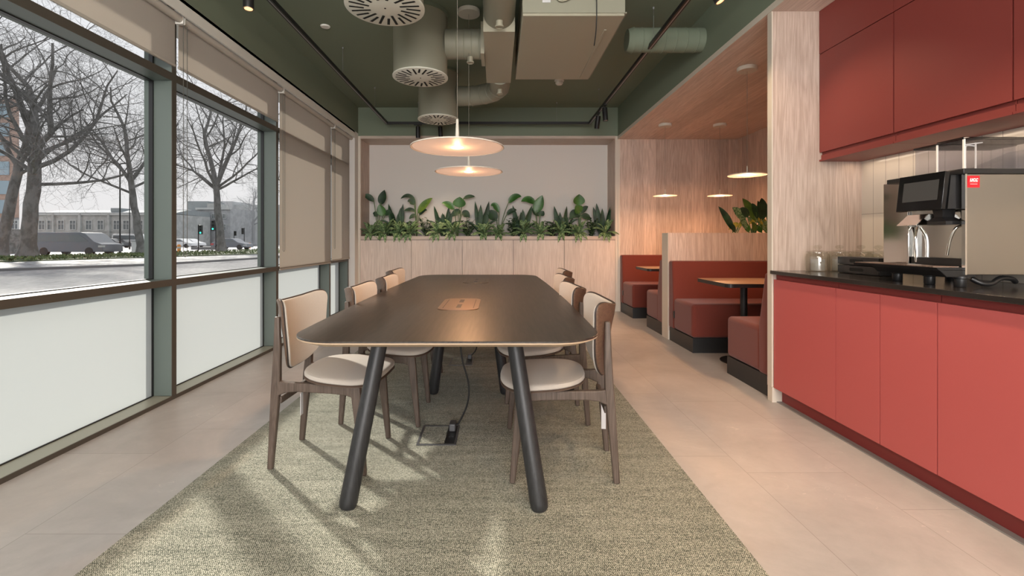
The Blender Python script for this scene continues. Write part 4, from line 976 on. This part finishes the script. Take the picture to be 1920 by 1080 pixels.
# ivy tufts
iv = MB()
for i in range(2600):
    f_ = rnd.random(); j = rnd.choice((1, 1, 2, 3, 4)); u = rnd.random(); v_ = rnd.random()
    a = Vector(kerb[j]).lerp(Vector(kerb[j+1]), u); b = Vector(back[j]).lerp(Vector(back[j+1]), u); p = a.lerp(b, v_)
    base_ = Vector((p.x, p.y, GZ+.11)); leaf(iv, base_, base_+Vector((rnd.uniform(-.15, .15), rnd.uniform(-.15, .15), rnd.uniform(.05, .2))), .13, 0, n=2)
tag(iv.build('ivy_leaves', M['leaf_olive2'] if 'leaf_olive2' in M else leafmat('ivy_leaf', (.05, .08, .025), (.15, .19, .07), 2, .7)), 'scattered ivy leaves on the verge under the bare trees', 'ivy', kind='stuff')

def tree(x, y, h_fork, r0, height, seed, label, limbs, mt='bark', lean=(0, 0), depth=4, dens=1.0, group='bare street trees outside the windows'):
    rg = random.Random(seed); tr_ = MB(); br = MB(); base = Vector((x, y, GZ))
    top = base + Vector((lean[0], lean[1], h_fork))
    pts, rr = [], []
    for i in range(9):
        t = i/8; p = base.lerp(top, t) + Vector((rg.uniform(-.06, .06), rg.uniform(-.06, .06), 0))*(1 if 0 < i < 8 else 0)
        pts.append(p); rr.append(r0*(1.0-.28*t) + r0*.55*max(0, 1-t*9))
    tr_.tube(pts, rr, 12)
    def grow(p, d, L_, r, lv):
        n = 7 if lv <= 1 else (5 if lv == 2 else 3); pp = [p]; ra = [r]; dd = d.normalized(); cur = p
        for i in range(n):
            dd = (dd + Vector((rg.gauss(0, .15), rg.gauss(0, .15), rg.gauss(.03 if lv < 1 else -.01, .11)))).normalized()
            cur = cur + dd*L_/n; pp.append(cur); ra.append(r*(1-.72*(i+1)/n))
        br.tube(pp, ra, 6 if lv == 0 else (5 if lv == 1 else 3), False)
        if lv >= depth: return
        k = int({0: 8, 1: 6, 2: 5, 3: 3}[lv]*dens + .5)
        for j in range(k):
            f_ = .22 + .76*(j+rg.random()*.8)/k; idx = min(int(f_*n), n-1); q = pp[idx].lerp(pp[idx+1], f_*n-idx); rad = ra[idx]
            tang = (pp[idx+1]-pp[idx]).normalized(); o = tang.orthogonal().normalized(); o = Matrix.Rotation(rg.uniform(0, 6.28), 3, tang) @ o
            nd = (tang*rg.uniform(.35, .85) + o*rg.uniform(.6, 1.0) + Vector((0, 0, .02))).normalized()
            grow(q, nd, L_*rg.uniform(.42, .62), max(rad*.5, .010 if lv < 2 else .006), lv+1)
    for (az, el, L_, r, f_) in limbs:
        p = base.lerp(top, f_) ; d = Vector((math.cos(R(az))*math.cos(R(el)), math.sin(R(az))*math.cos(R(el)), math.sin(R(el))))
        grow(p, d, L_, r, 0)
    t = thing('bare_tree', label, 'tree', tuple(base), group)
    tr_.build('trunk', M[mt], t, True); br.build('branches', M[mt], t); return t
tree(-29.8, 29.1, 7.0, .42, 20, 3, 'large bare tree with thick trunk outside the nearest window', [(100, 72, 9, .26, 1), (170, 62, 8, .22, .97), (-10, 50, 8, .20, .95), (10, 22, 8.5, .15, .83), (-30, 12, 7.5, .12, .76), (185, 25, 6.5, .14, .78), (20, 5, 8.0, .11, .68), (60, 38, 7, .14, .92), (-80, 45, 7, .14, .9), (250, 30, 6, .12, .85)], lean=(.35, .2))
tree(-28.6, 36.9, 6.2, .29, 17, 11, 'slender bare tree beside the first window mullion, leaning left', [(110, 74, 7.5, .19, 1), (20, 58, 6, .15, .97), (170, 40, 7.5, .14, .93), (185, 22, 7.5, .11, .80), (-60, 45, 5.5, .11, .9), (60, 35, 5, .1, .88), (200, 60, 7, .14, .96)], lean=(-1.1, .3))
tree(-26.2, 43.7, 6.3, .37, 18, 21, 'forked bare tree in the middle of the second window', [(172, 62, 10, .25, 1), (15, 66, 9, .22, 1), (178, 25, 7, .12, .95), (5, 30, 6, .12, .95), (90, 60, 8, .16, .98), (-80, 50, 7, .14, .95), (190, 45, 7, .12, .98), (0, 48, 7, .12, .98)], lean=(-.75, .3))
tree(-33.2, 30.6, 6.5, .34, 16, 31, 'leaning bare tree behind the large tree at the left picture edge', [(100, 70, 8, .2, 1), (200, 50, 7, .15, .95), (0, 55, 7, .15, .95), (10, 30, 6, .11, .85)], lean=(.9, .4), dens=.85)
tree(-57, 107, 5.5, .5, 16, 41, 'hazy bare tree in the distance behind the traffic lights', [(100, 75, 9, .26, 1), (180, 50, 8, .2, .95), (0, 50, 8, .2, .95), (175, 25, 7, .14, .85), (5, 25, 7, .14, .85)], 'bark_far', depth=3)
tree(-22.5, 58, 6.0, .3, 15, 51, 'bare tree reaching in from the right edge of the second window', [(175, 55, 9, .2, 1), (165, 30, 9, .16, .9), (90, 70, 8, .18, 1), (200, 60, 8, .16, .95)], dens=.8)
M['stone_pale'] = leafmat('pale_limestone', (.40, .41, .40), (.50, .51, .50), .8, .85)  # building colours paled in place of outdoor haze
M['stone_grey'] = leafmat('grey_limestone', (.36, .37, .38), (.44, .45, .46), .8, .85)
M['slate'] = mat('slate_roof', (.30, .33, .34), .8); M['winpane'] = mat('dull_window_pane', (.16, .18, .19), .2); M['winframe'] = mat('pale_window_frame', (.52, .54, .53), .6)
M['brick'] = leafmat('orange_brick', (.46, .33, .27), (.40, .28, .23), 2, .85)  # brick faded towards grey, haze put into the colour
def window_part(parent, x0, x1, z0, z1, y):
    f_ = MB(); b = .12
    f_.box(x0-b, x1+b, y-.12, y+.02, z0-b, z0).box(x0-b, x1+b, y-.12, y+.02, z1, z1+b).box(x0-b, x0, y-.12, y+.02, z0, z1).box(x1, x1+b, y-.12, y+.02, z0, z1)
    f_.box((x0+x1)/2-.05, (x0+x1)/2+.05, y-.08, y+.02, z0, z1).box(x0, x1, y-.08, y+.02, z0+(z1-z0)*.6, z0+(z1-z0)*.6+.08)
    o = f_.build('window', M['winframe'], parent); MB().box(x0, x1, y-.03, y+.01, z0, z1).build('pane', M['winpane'], o)
def BX(px, y): return (px-932)*y/860
def BZ(py, y): return 1.12-(py-450)*y/860
y = 85
b1 = thing('stone_building', 'long low pale stone building across the road behind the van', 'building', (-75, y, GZ), 'buildings across the road')
MB().box(BX(60, y), BX(318, y), y, y+12, GZ, BZ(401, y)).build('wall', M['stone_pale'], b1)
MB().box(BX(58, y), BX(320, y), y-.3, y+.2, BZ(403.5, y), BZ(400.5, y)).box(BX(60, y), BX(318, y), y-.15, y+.1, BZ(434, y), BZ(433, y)).build('cornice', M['winframe'], b1)
MB().box(BX(60, y), BX(318, y), y+.6, y+.9, BZ(401, y), BZ(398, y)).build('parapet', M['stone_grey'], b1)
MB().prism([(y+1, BZ(400, y)), (y+5, BZ(391, y)), (y+12, BZ(391, y)), (y+12, BZ(401, y))], lambda u, v, w_: (w_, u, v), BX(60, y), BX(318, y)).build('roof', M['slate'], b1)
MB().box(BX(182, y), BX(199, y), y+3, y+6, BZ(395, y), BZ(388, y)).build('chimney', M['slate'], b1)
for px in (74, 90, 110, 132, 162, 184, 214, 232, 258, 282, 300): window_part(b1, BX(px, y), BX(px+10, y), BZ(430, y), BZ(414, y), y)
for px in (100, 150, 204, 248, 292): MB().box(BX(px, y), BX(px+4, y), y-.4, y, GZ, BZ(399, y)).build('pier', M['stone_pale'], b1)
y = 98
b2 = thing('stone_building', 'three storey grey stone building behind the traffic lights', 'building', (-60, y, GZ), 'buildings across the road')
MB().box(BX(322, y), BX(369, y), y-2, y+10, GZ, BZ(395, y)).box(BX(369, y), BX(432, y), y, y+10, GZ, BZ(391, y)).build('wall', M['stone_grey'], b2)
MB().box(BX(334, y), BX(374, y), y+3, y+9, BZ(396, y), BZ(375, y)).build('tower', M['slate'], b2)
MB().box(BX(377, y), BX(396, y), y+2, y+6, BZ(391, y), BZ(380, y)).build('chimney', M['stone_pale'], b2)
for i in range(6): MB().lathe([(.15, 0), (.12, .5), (.18, .55), (0, .55)], (BX(379+i*3, y), y+4, BZ(380, y)), 8).build('chimney_pot', M['slate'], b2)
MB().box(BX(321, y), BX(370, y), y-2.3, y-1.9, BZ(397, y), BZ(394.5, y)).box(BX(368, y), BX(433, y), y-.3, y+.1, BZ(393, y), BZ(389.5, y)).box(BX(321, y), BX(370, y), y-2.15, y-1.9, BZ(414, y), BZ(413, y)).box(BX(321, y), BX(370, y), y-2.15, y-1.9, BZ(434, y), BZ(433, y)).build('cornice', M['winframe'], b2)
for (a, b, c, d, yy) in ((348, 356, 409, 400, y-2), (348, 356, 431, 420, y-2), (348, 356, 452, 445, y-2), (382, 387, 409, 402, y), (382, 387, 431, 421, y), (382, 387, 452, 440, y), (398, 403, 409, 402, y), (398, 403, 431, 421, y), (418, 423, 409, 402, y), (418, 423, 431, 421, y)):
    window_part(b2, BX(a, y), BX(b, y), BZ(c, y), BZ(d, y), yy)
y = 118
M['haze_stone'] = mat('far_pale_stone', (.50, .51, .52), .9)  # palest stone, distance haze put into its colour
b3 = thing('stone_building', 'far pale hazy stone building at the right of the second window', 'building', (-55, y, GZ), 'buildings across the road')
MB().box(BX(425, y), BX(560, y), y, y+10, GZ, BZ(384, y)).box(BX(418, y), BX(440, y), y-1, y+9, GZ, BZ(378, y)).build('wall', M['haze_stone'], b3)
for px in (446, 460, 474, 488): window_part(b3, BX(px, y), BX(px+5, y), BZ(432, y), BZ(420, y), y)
y = 58
b4 = thing('brick_building', 'tall orange brick and glass building at the far left of the window', 'building', (-64, y, GZ), 'buildings across the road')
MB().prism([(BX(-120, y), y), (BX(36, y), y), (BX(33, y+12), y+12), (BX(-60, y+12), y+12)], lambda u, v, w_: (u, v, w_), BZ(408, y), BZ(185, y)).build('wall', M['brick'], b4)
MB().prism([(BX(-120, y), y+.2), (BX(33, y), y+.2), (BX(30, y+11), y+11), (BX(-60, y+11), y+11)], lambda u, v, w_: (u, v, w_), GZ, BZ(408, y)).build('ground_floor', M['stone_grey'], b4)
M['blueglass'] = mat('blue_glass', (.28, .38, .44), .12, spec=.7)
for k in range(6):
    z1 = BZ(195+k*36, y); MB().box(BX(-100, y), BX(18, y), y-.1, y+.02, z1-1.7, z1).build('glazing', M['blueglass'], b4)
window_part(b4, BX(20, y), BX(31, y), BZ(429, y), BZ(414, y), y+.2)
tag(MB().box(-39.5, -31.5, 36.5, 36.9, GZ, 1.15).build('garden_wall', M['kerb']) if 0 else MB().box(BX(-60, 40), BX(60, 40), 40, 40.4, GZ, BZ(430, 40)).build('garden_wall', leafmat('rubble_stone', (.14, .14, .13), (.24, .24, .23), 3, .9)), 'dark rubble stone wall behind the trunk of the large tree', 'wall')
tag(MB().box(BX(358, 56), BX(410, 56), 56, 56.4, GZ, BZ(463, 56)).build('low_wall', M['kerb']), 'low dark wall behind the forked tree', 'wall')
# vehicles
def car(x, y, L_, W_, H_, paint, label, kind='car', rz=0, name='parked_car'):
    t = thing(name, label, 'van' if kind == 'van' else 'car', (x, y, GZ+.03), 'vehicles on the road outside'); z = GZ+.03
    h = L_/2
    if kind == 'van': prof = [(-h, .35), (-h*.99, .95), (-h*.94, H_*.93), (-h*.88, H_), (h*.38, H_), (h*.5, H_*.94), (h*.74, H_*.60), (h*.97, H_*.48), (h, .5), (h, .28), (-h, .28)]
    else: prof = [(-h, .35), (-h*.99, .75), (-h*.93, H_*.64), (-h*.80, H_*.68), (-h*.55, H_*.97), (-h*.4, H_), (h*.1, H_), (h*.25, H_*.95), (h*.52, H_*.66), (h*.95, H_*.52), (h, .45), (h, .28), (-h, .28)]
    MB().prism(prof, lambda u, v, w_: (x+u, y+w_, z+v), -W_/2, W_/2).build('body', paint, t, bevel=.05, seg=2)
    if kind == 'van': win = [(-h*.88, H_*.60), (-h*.86, H_*.90), (h*.36, H_*.90), (h*.62, H_*.60)]
    else: win = [(-h*.74, H_*.68), (-h*.52, H_*.90), (h*.20, H_*.90), (h*.44, H_*.68)]
    MB().prism(win, lambda u, v, w_: (x+u, y+w_, z+v), -W_/2-.012, W_/2+.012).build('window_band', M['winpane'], t)
    for s_ in (-1, 1):
        for u in (-h*.62, h*.62):
            MB().tube([(x+u, y+s_*(W_/2-.2), z+.32), (x+u, y+s_*(W_/2+.01), z+.32)], .32, 20).build('wheel', M['black'], t, True)
    MB().box(x-h-.01, x-h+.35, y-W_/2-.012, y-W_/2+.2, z+H_*.42, z+H_*.56).build('tail_light', M['tail'], t)
    MB().box(x+h-.35, x+h+.005, y-W_/2-.012, y-W_/2+.2, z+H_*.36, z+H_*.44).build('headlight', M['winframe'], t)
    t.rotation_euler = (0, 0, R(rz)); return t
M['tail'] = mat('tail_light_red', (.45, .05, .05), .3)
P_grey = mat('car_paint_grey', (.15, .165, .19), .3, spec=.6); P_white = mat('car_paint_white', (.70, .71, .72), .35); P_dk = mat('car_paint_dark', (.09, .10, .11), .3)
car(BX(146, 35.5), 35.5, 5.5, 1.9, 1.78, P_grey, 'dark grey van passing behind the large tree', 'van', 0, 'grey_van')
car(BX(436, 57), 57, 4.3, 1.8, 1.38, P_grey, 'grey car behind the forked tree in the second window')
car(BX(357, 76), 76, 4.2, 1.8, 1.4, P_white, 'white parked car left of the traffic lights')
car(BX(340, 70), 70, 4.2, 1.8, 1.4, P_white, 'white parked car at the left edge of the second window')
car(BX(213, 70), 70, 4.2, 1.8, 1.4, P_dk, 'dark parked car in front of the long stone building')
car(BX(249, 72), 72, 5.2, 2.0, 2.1, P_white, 'white parked van in front of the long stone building', 'van', 0, 'white_van')
# street furniture
def post(px, y, top, label):
    x = BX(px, y); z1 = BZ(top, y); t = thing('lamp_post', label, 'lamp post', (x, y, GZ), 'street posts outside')
    MB().tube([(x, y, GZ), (x, y, .9), (x, y, .95), (x, y, z1)], [.09, .09, .055, .045], 12).build('pole', M['blackm'], t, True)
    MB().tube([(x, y, z1), (x+.1, y, z1+.05), (x+.5, y, z1+.08)], [.04, .05, .06], 10).build('lamp_head', M['blackm'], t, True)
post(225, 37.4, 308, 'tall dark lamp post right of the passing van')
post(243, 58, 346, 'thinner dark lamp post farther away beside the slender tree')
M['green_light'] = mat('signal_green', (.05, .8, .6), .4, emit=(.05, .9, .65), estr=1.2)
def signal(px, y, z0, z1, side, label, lit=True):
    x = BX(px, y); t = thing('traffic_light', label, 'traffic light', (x, y, GZ), 'traffic lights outside')
    MB().tube([(x-side*.28, y, GZ), (x-side*.28, y, z1+.05)], .055, 10).build('pole', M['blackm'], t, True)
    MB().box(x-.17, x+.17, y-.1, y+.1, z0, z1).build('signal_head', M['black'], t, bevel=.02)
    MB().box(x-side*.30, x, y-.02, y+.02, (z0+z1)/2-.03, (z0+z1)/2+.03).build('bracket', M['blackm'], t)
    for k in range(3):
        zc = z1 - (k+.5)*(z1-z0)/3
        MB().tube([(x, y-.105, zc), (x, y-.115, zc)], .10, 14).build('lens', M['green_light'] if (k == 2 and lit) else M['slot'], t)
signal(376.8, 50.6, 1.75, 2.75, 1, 'traffic light with green lamp in front of the grey building')
signal(400, 50.6, 2.15, 3.3, -1, 'higher traffic light with green lamp just left of the forked tree')
signal(455, 78, 2.1, 3.15, -1, 'traffic light right of the forked tree, unlit, nearer the window edge', False)
signal(441.5, 92, 2.0, 2.9, 1, 'smallest unlit traffic light right of the forked tree', False)
x = BX(255.5, 40.4); t = thing('street_cabinet', 'grey street cabinet by the slender tree', 'cabinet', (x, 40.4, GZ))
MB().box(x-.28, x+.28, 40.2, 40.6, GZ, 1.0).build('body', M['winframe'], t, bevel=.02); MB().box(x-.32, x+.32, 40.15, 40.65, 1.0, 1.08).build('lid', M['slate'], t)
M['orange'] = mat('orange_plastic', (.75, .30, .06), .5)
for px, y, lab in ((335.5, 42, 'orange bollard at the left edge of the second window'), (468, 66, 'small orange bollard right of the forked tree')):
    x = BX(px, y); t = thing('bollard', lab, 'bollard', (x, y, GZ), 'orange bollards')
    MB().tube([(x, y, GZ), (x, y, .55), (x, y, .72)], [.14, .16, .10], 16).build('post', M['orange'], t, True); MB().tube([(x, y, .35), (x, y, .5)], .165, 16, False).build('band', M['winframe'], t)
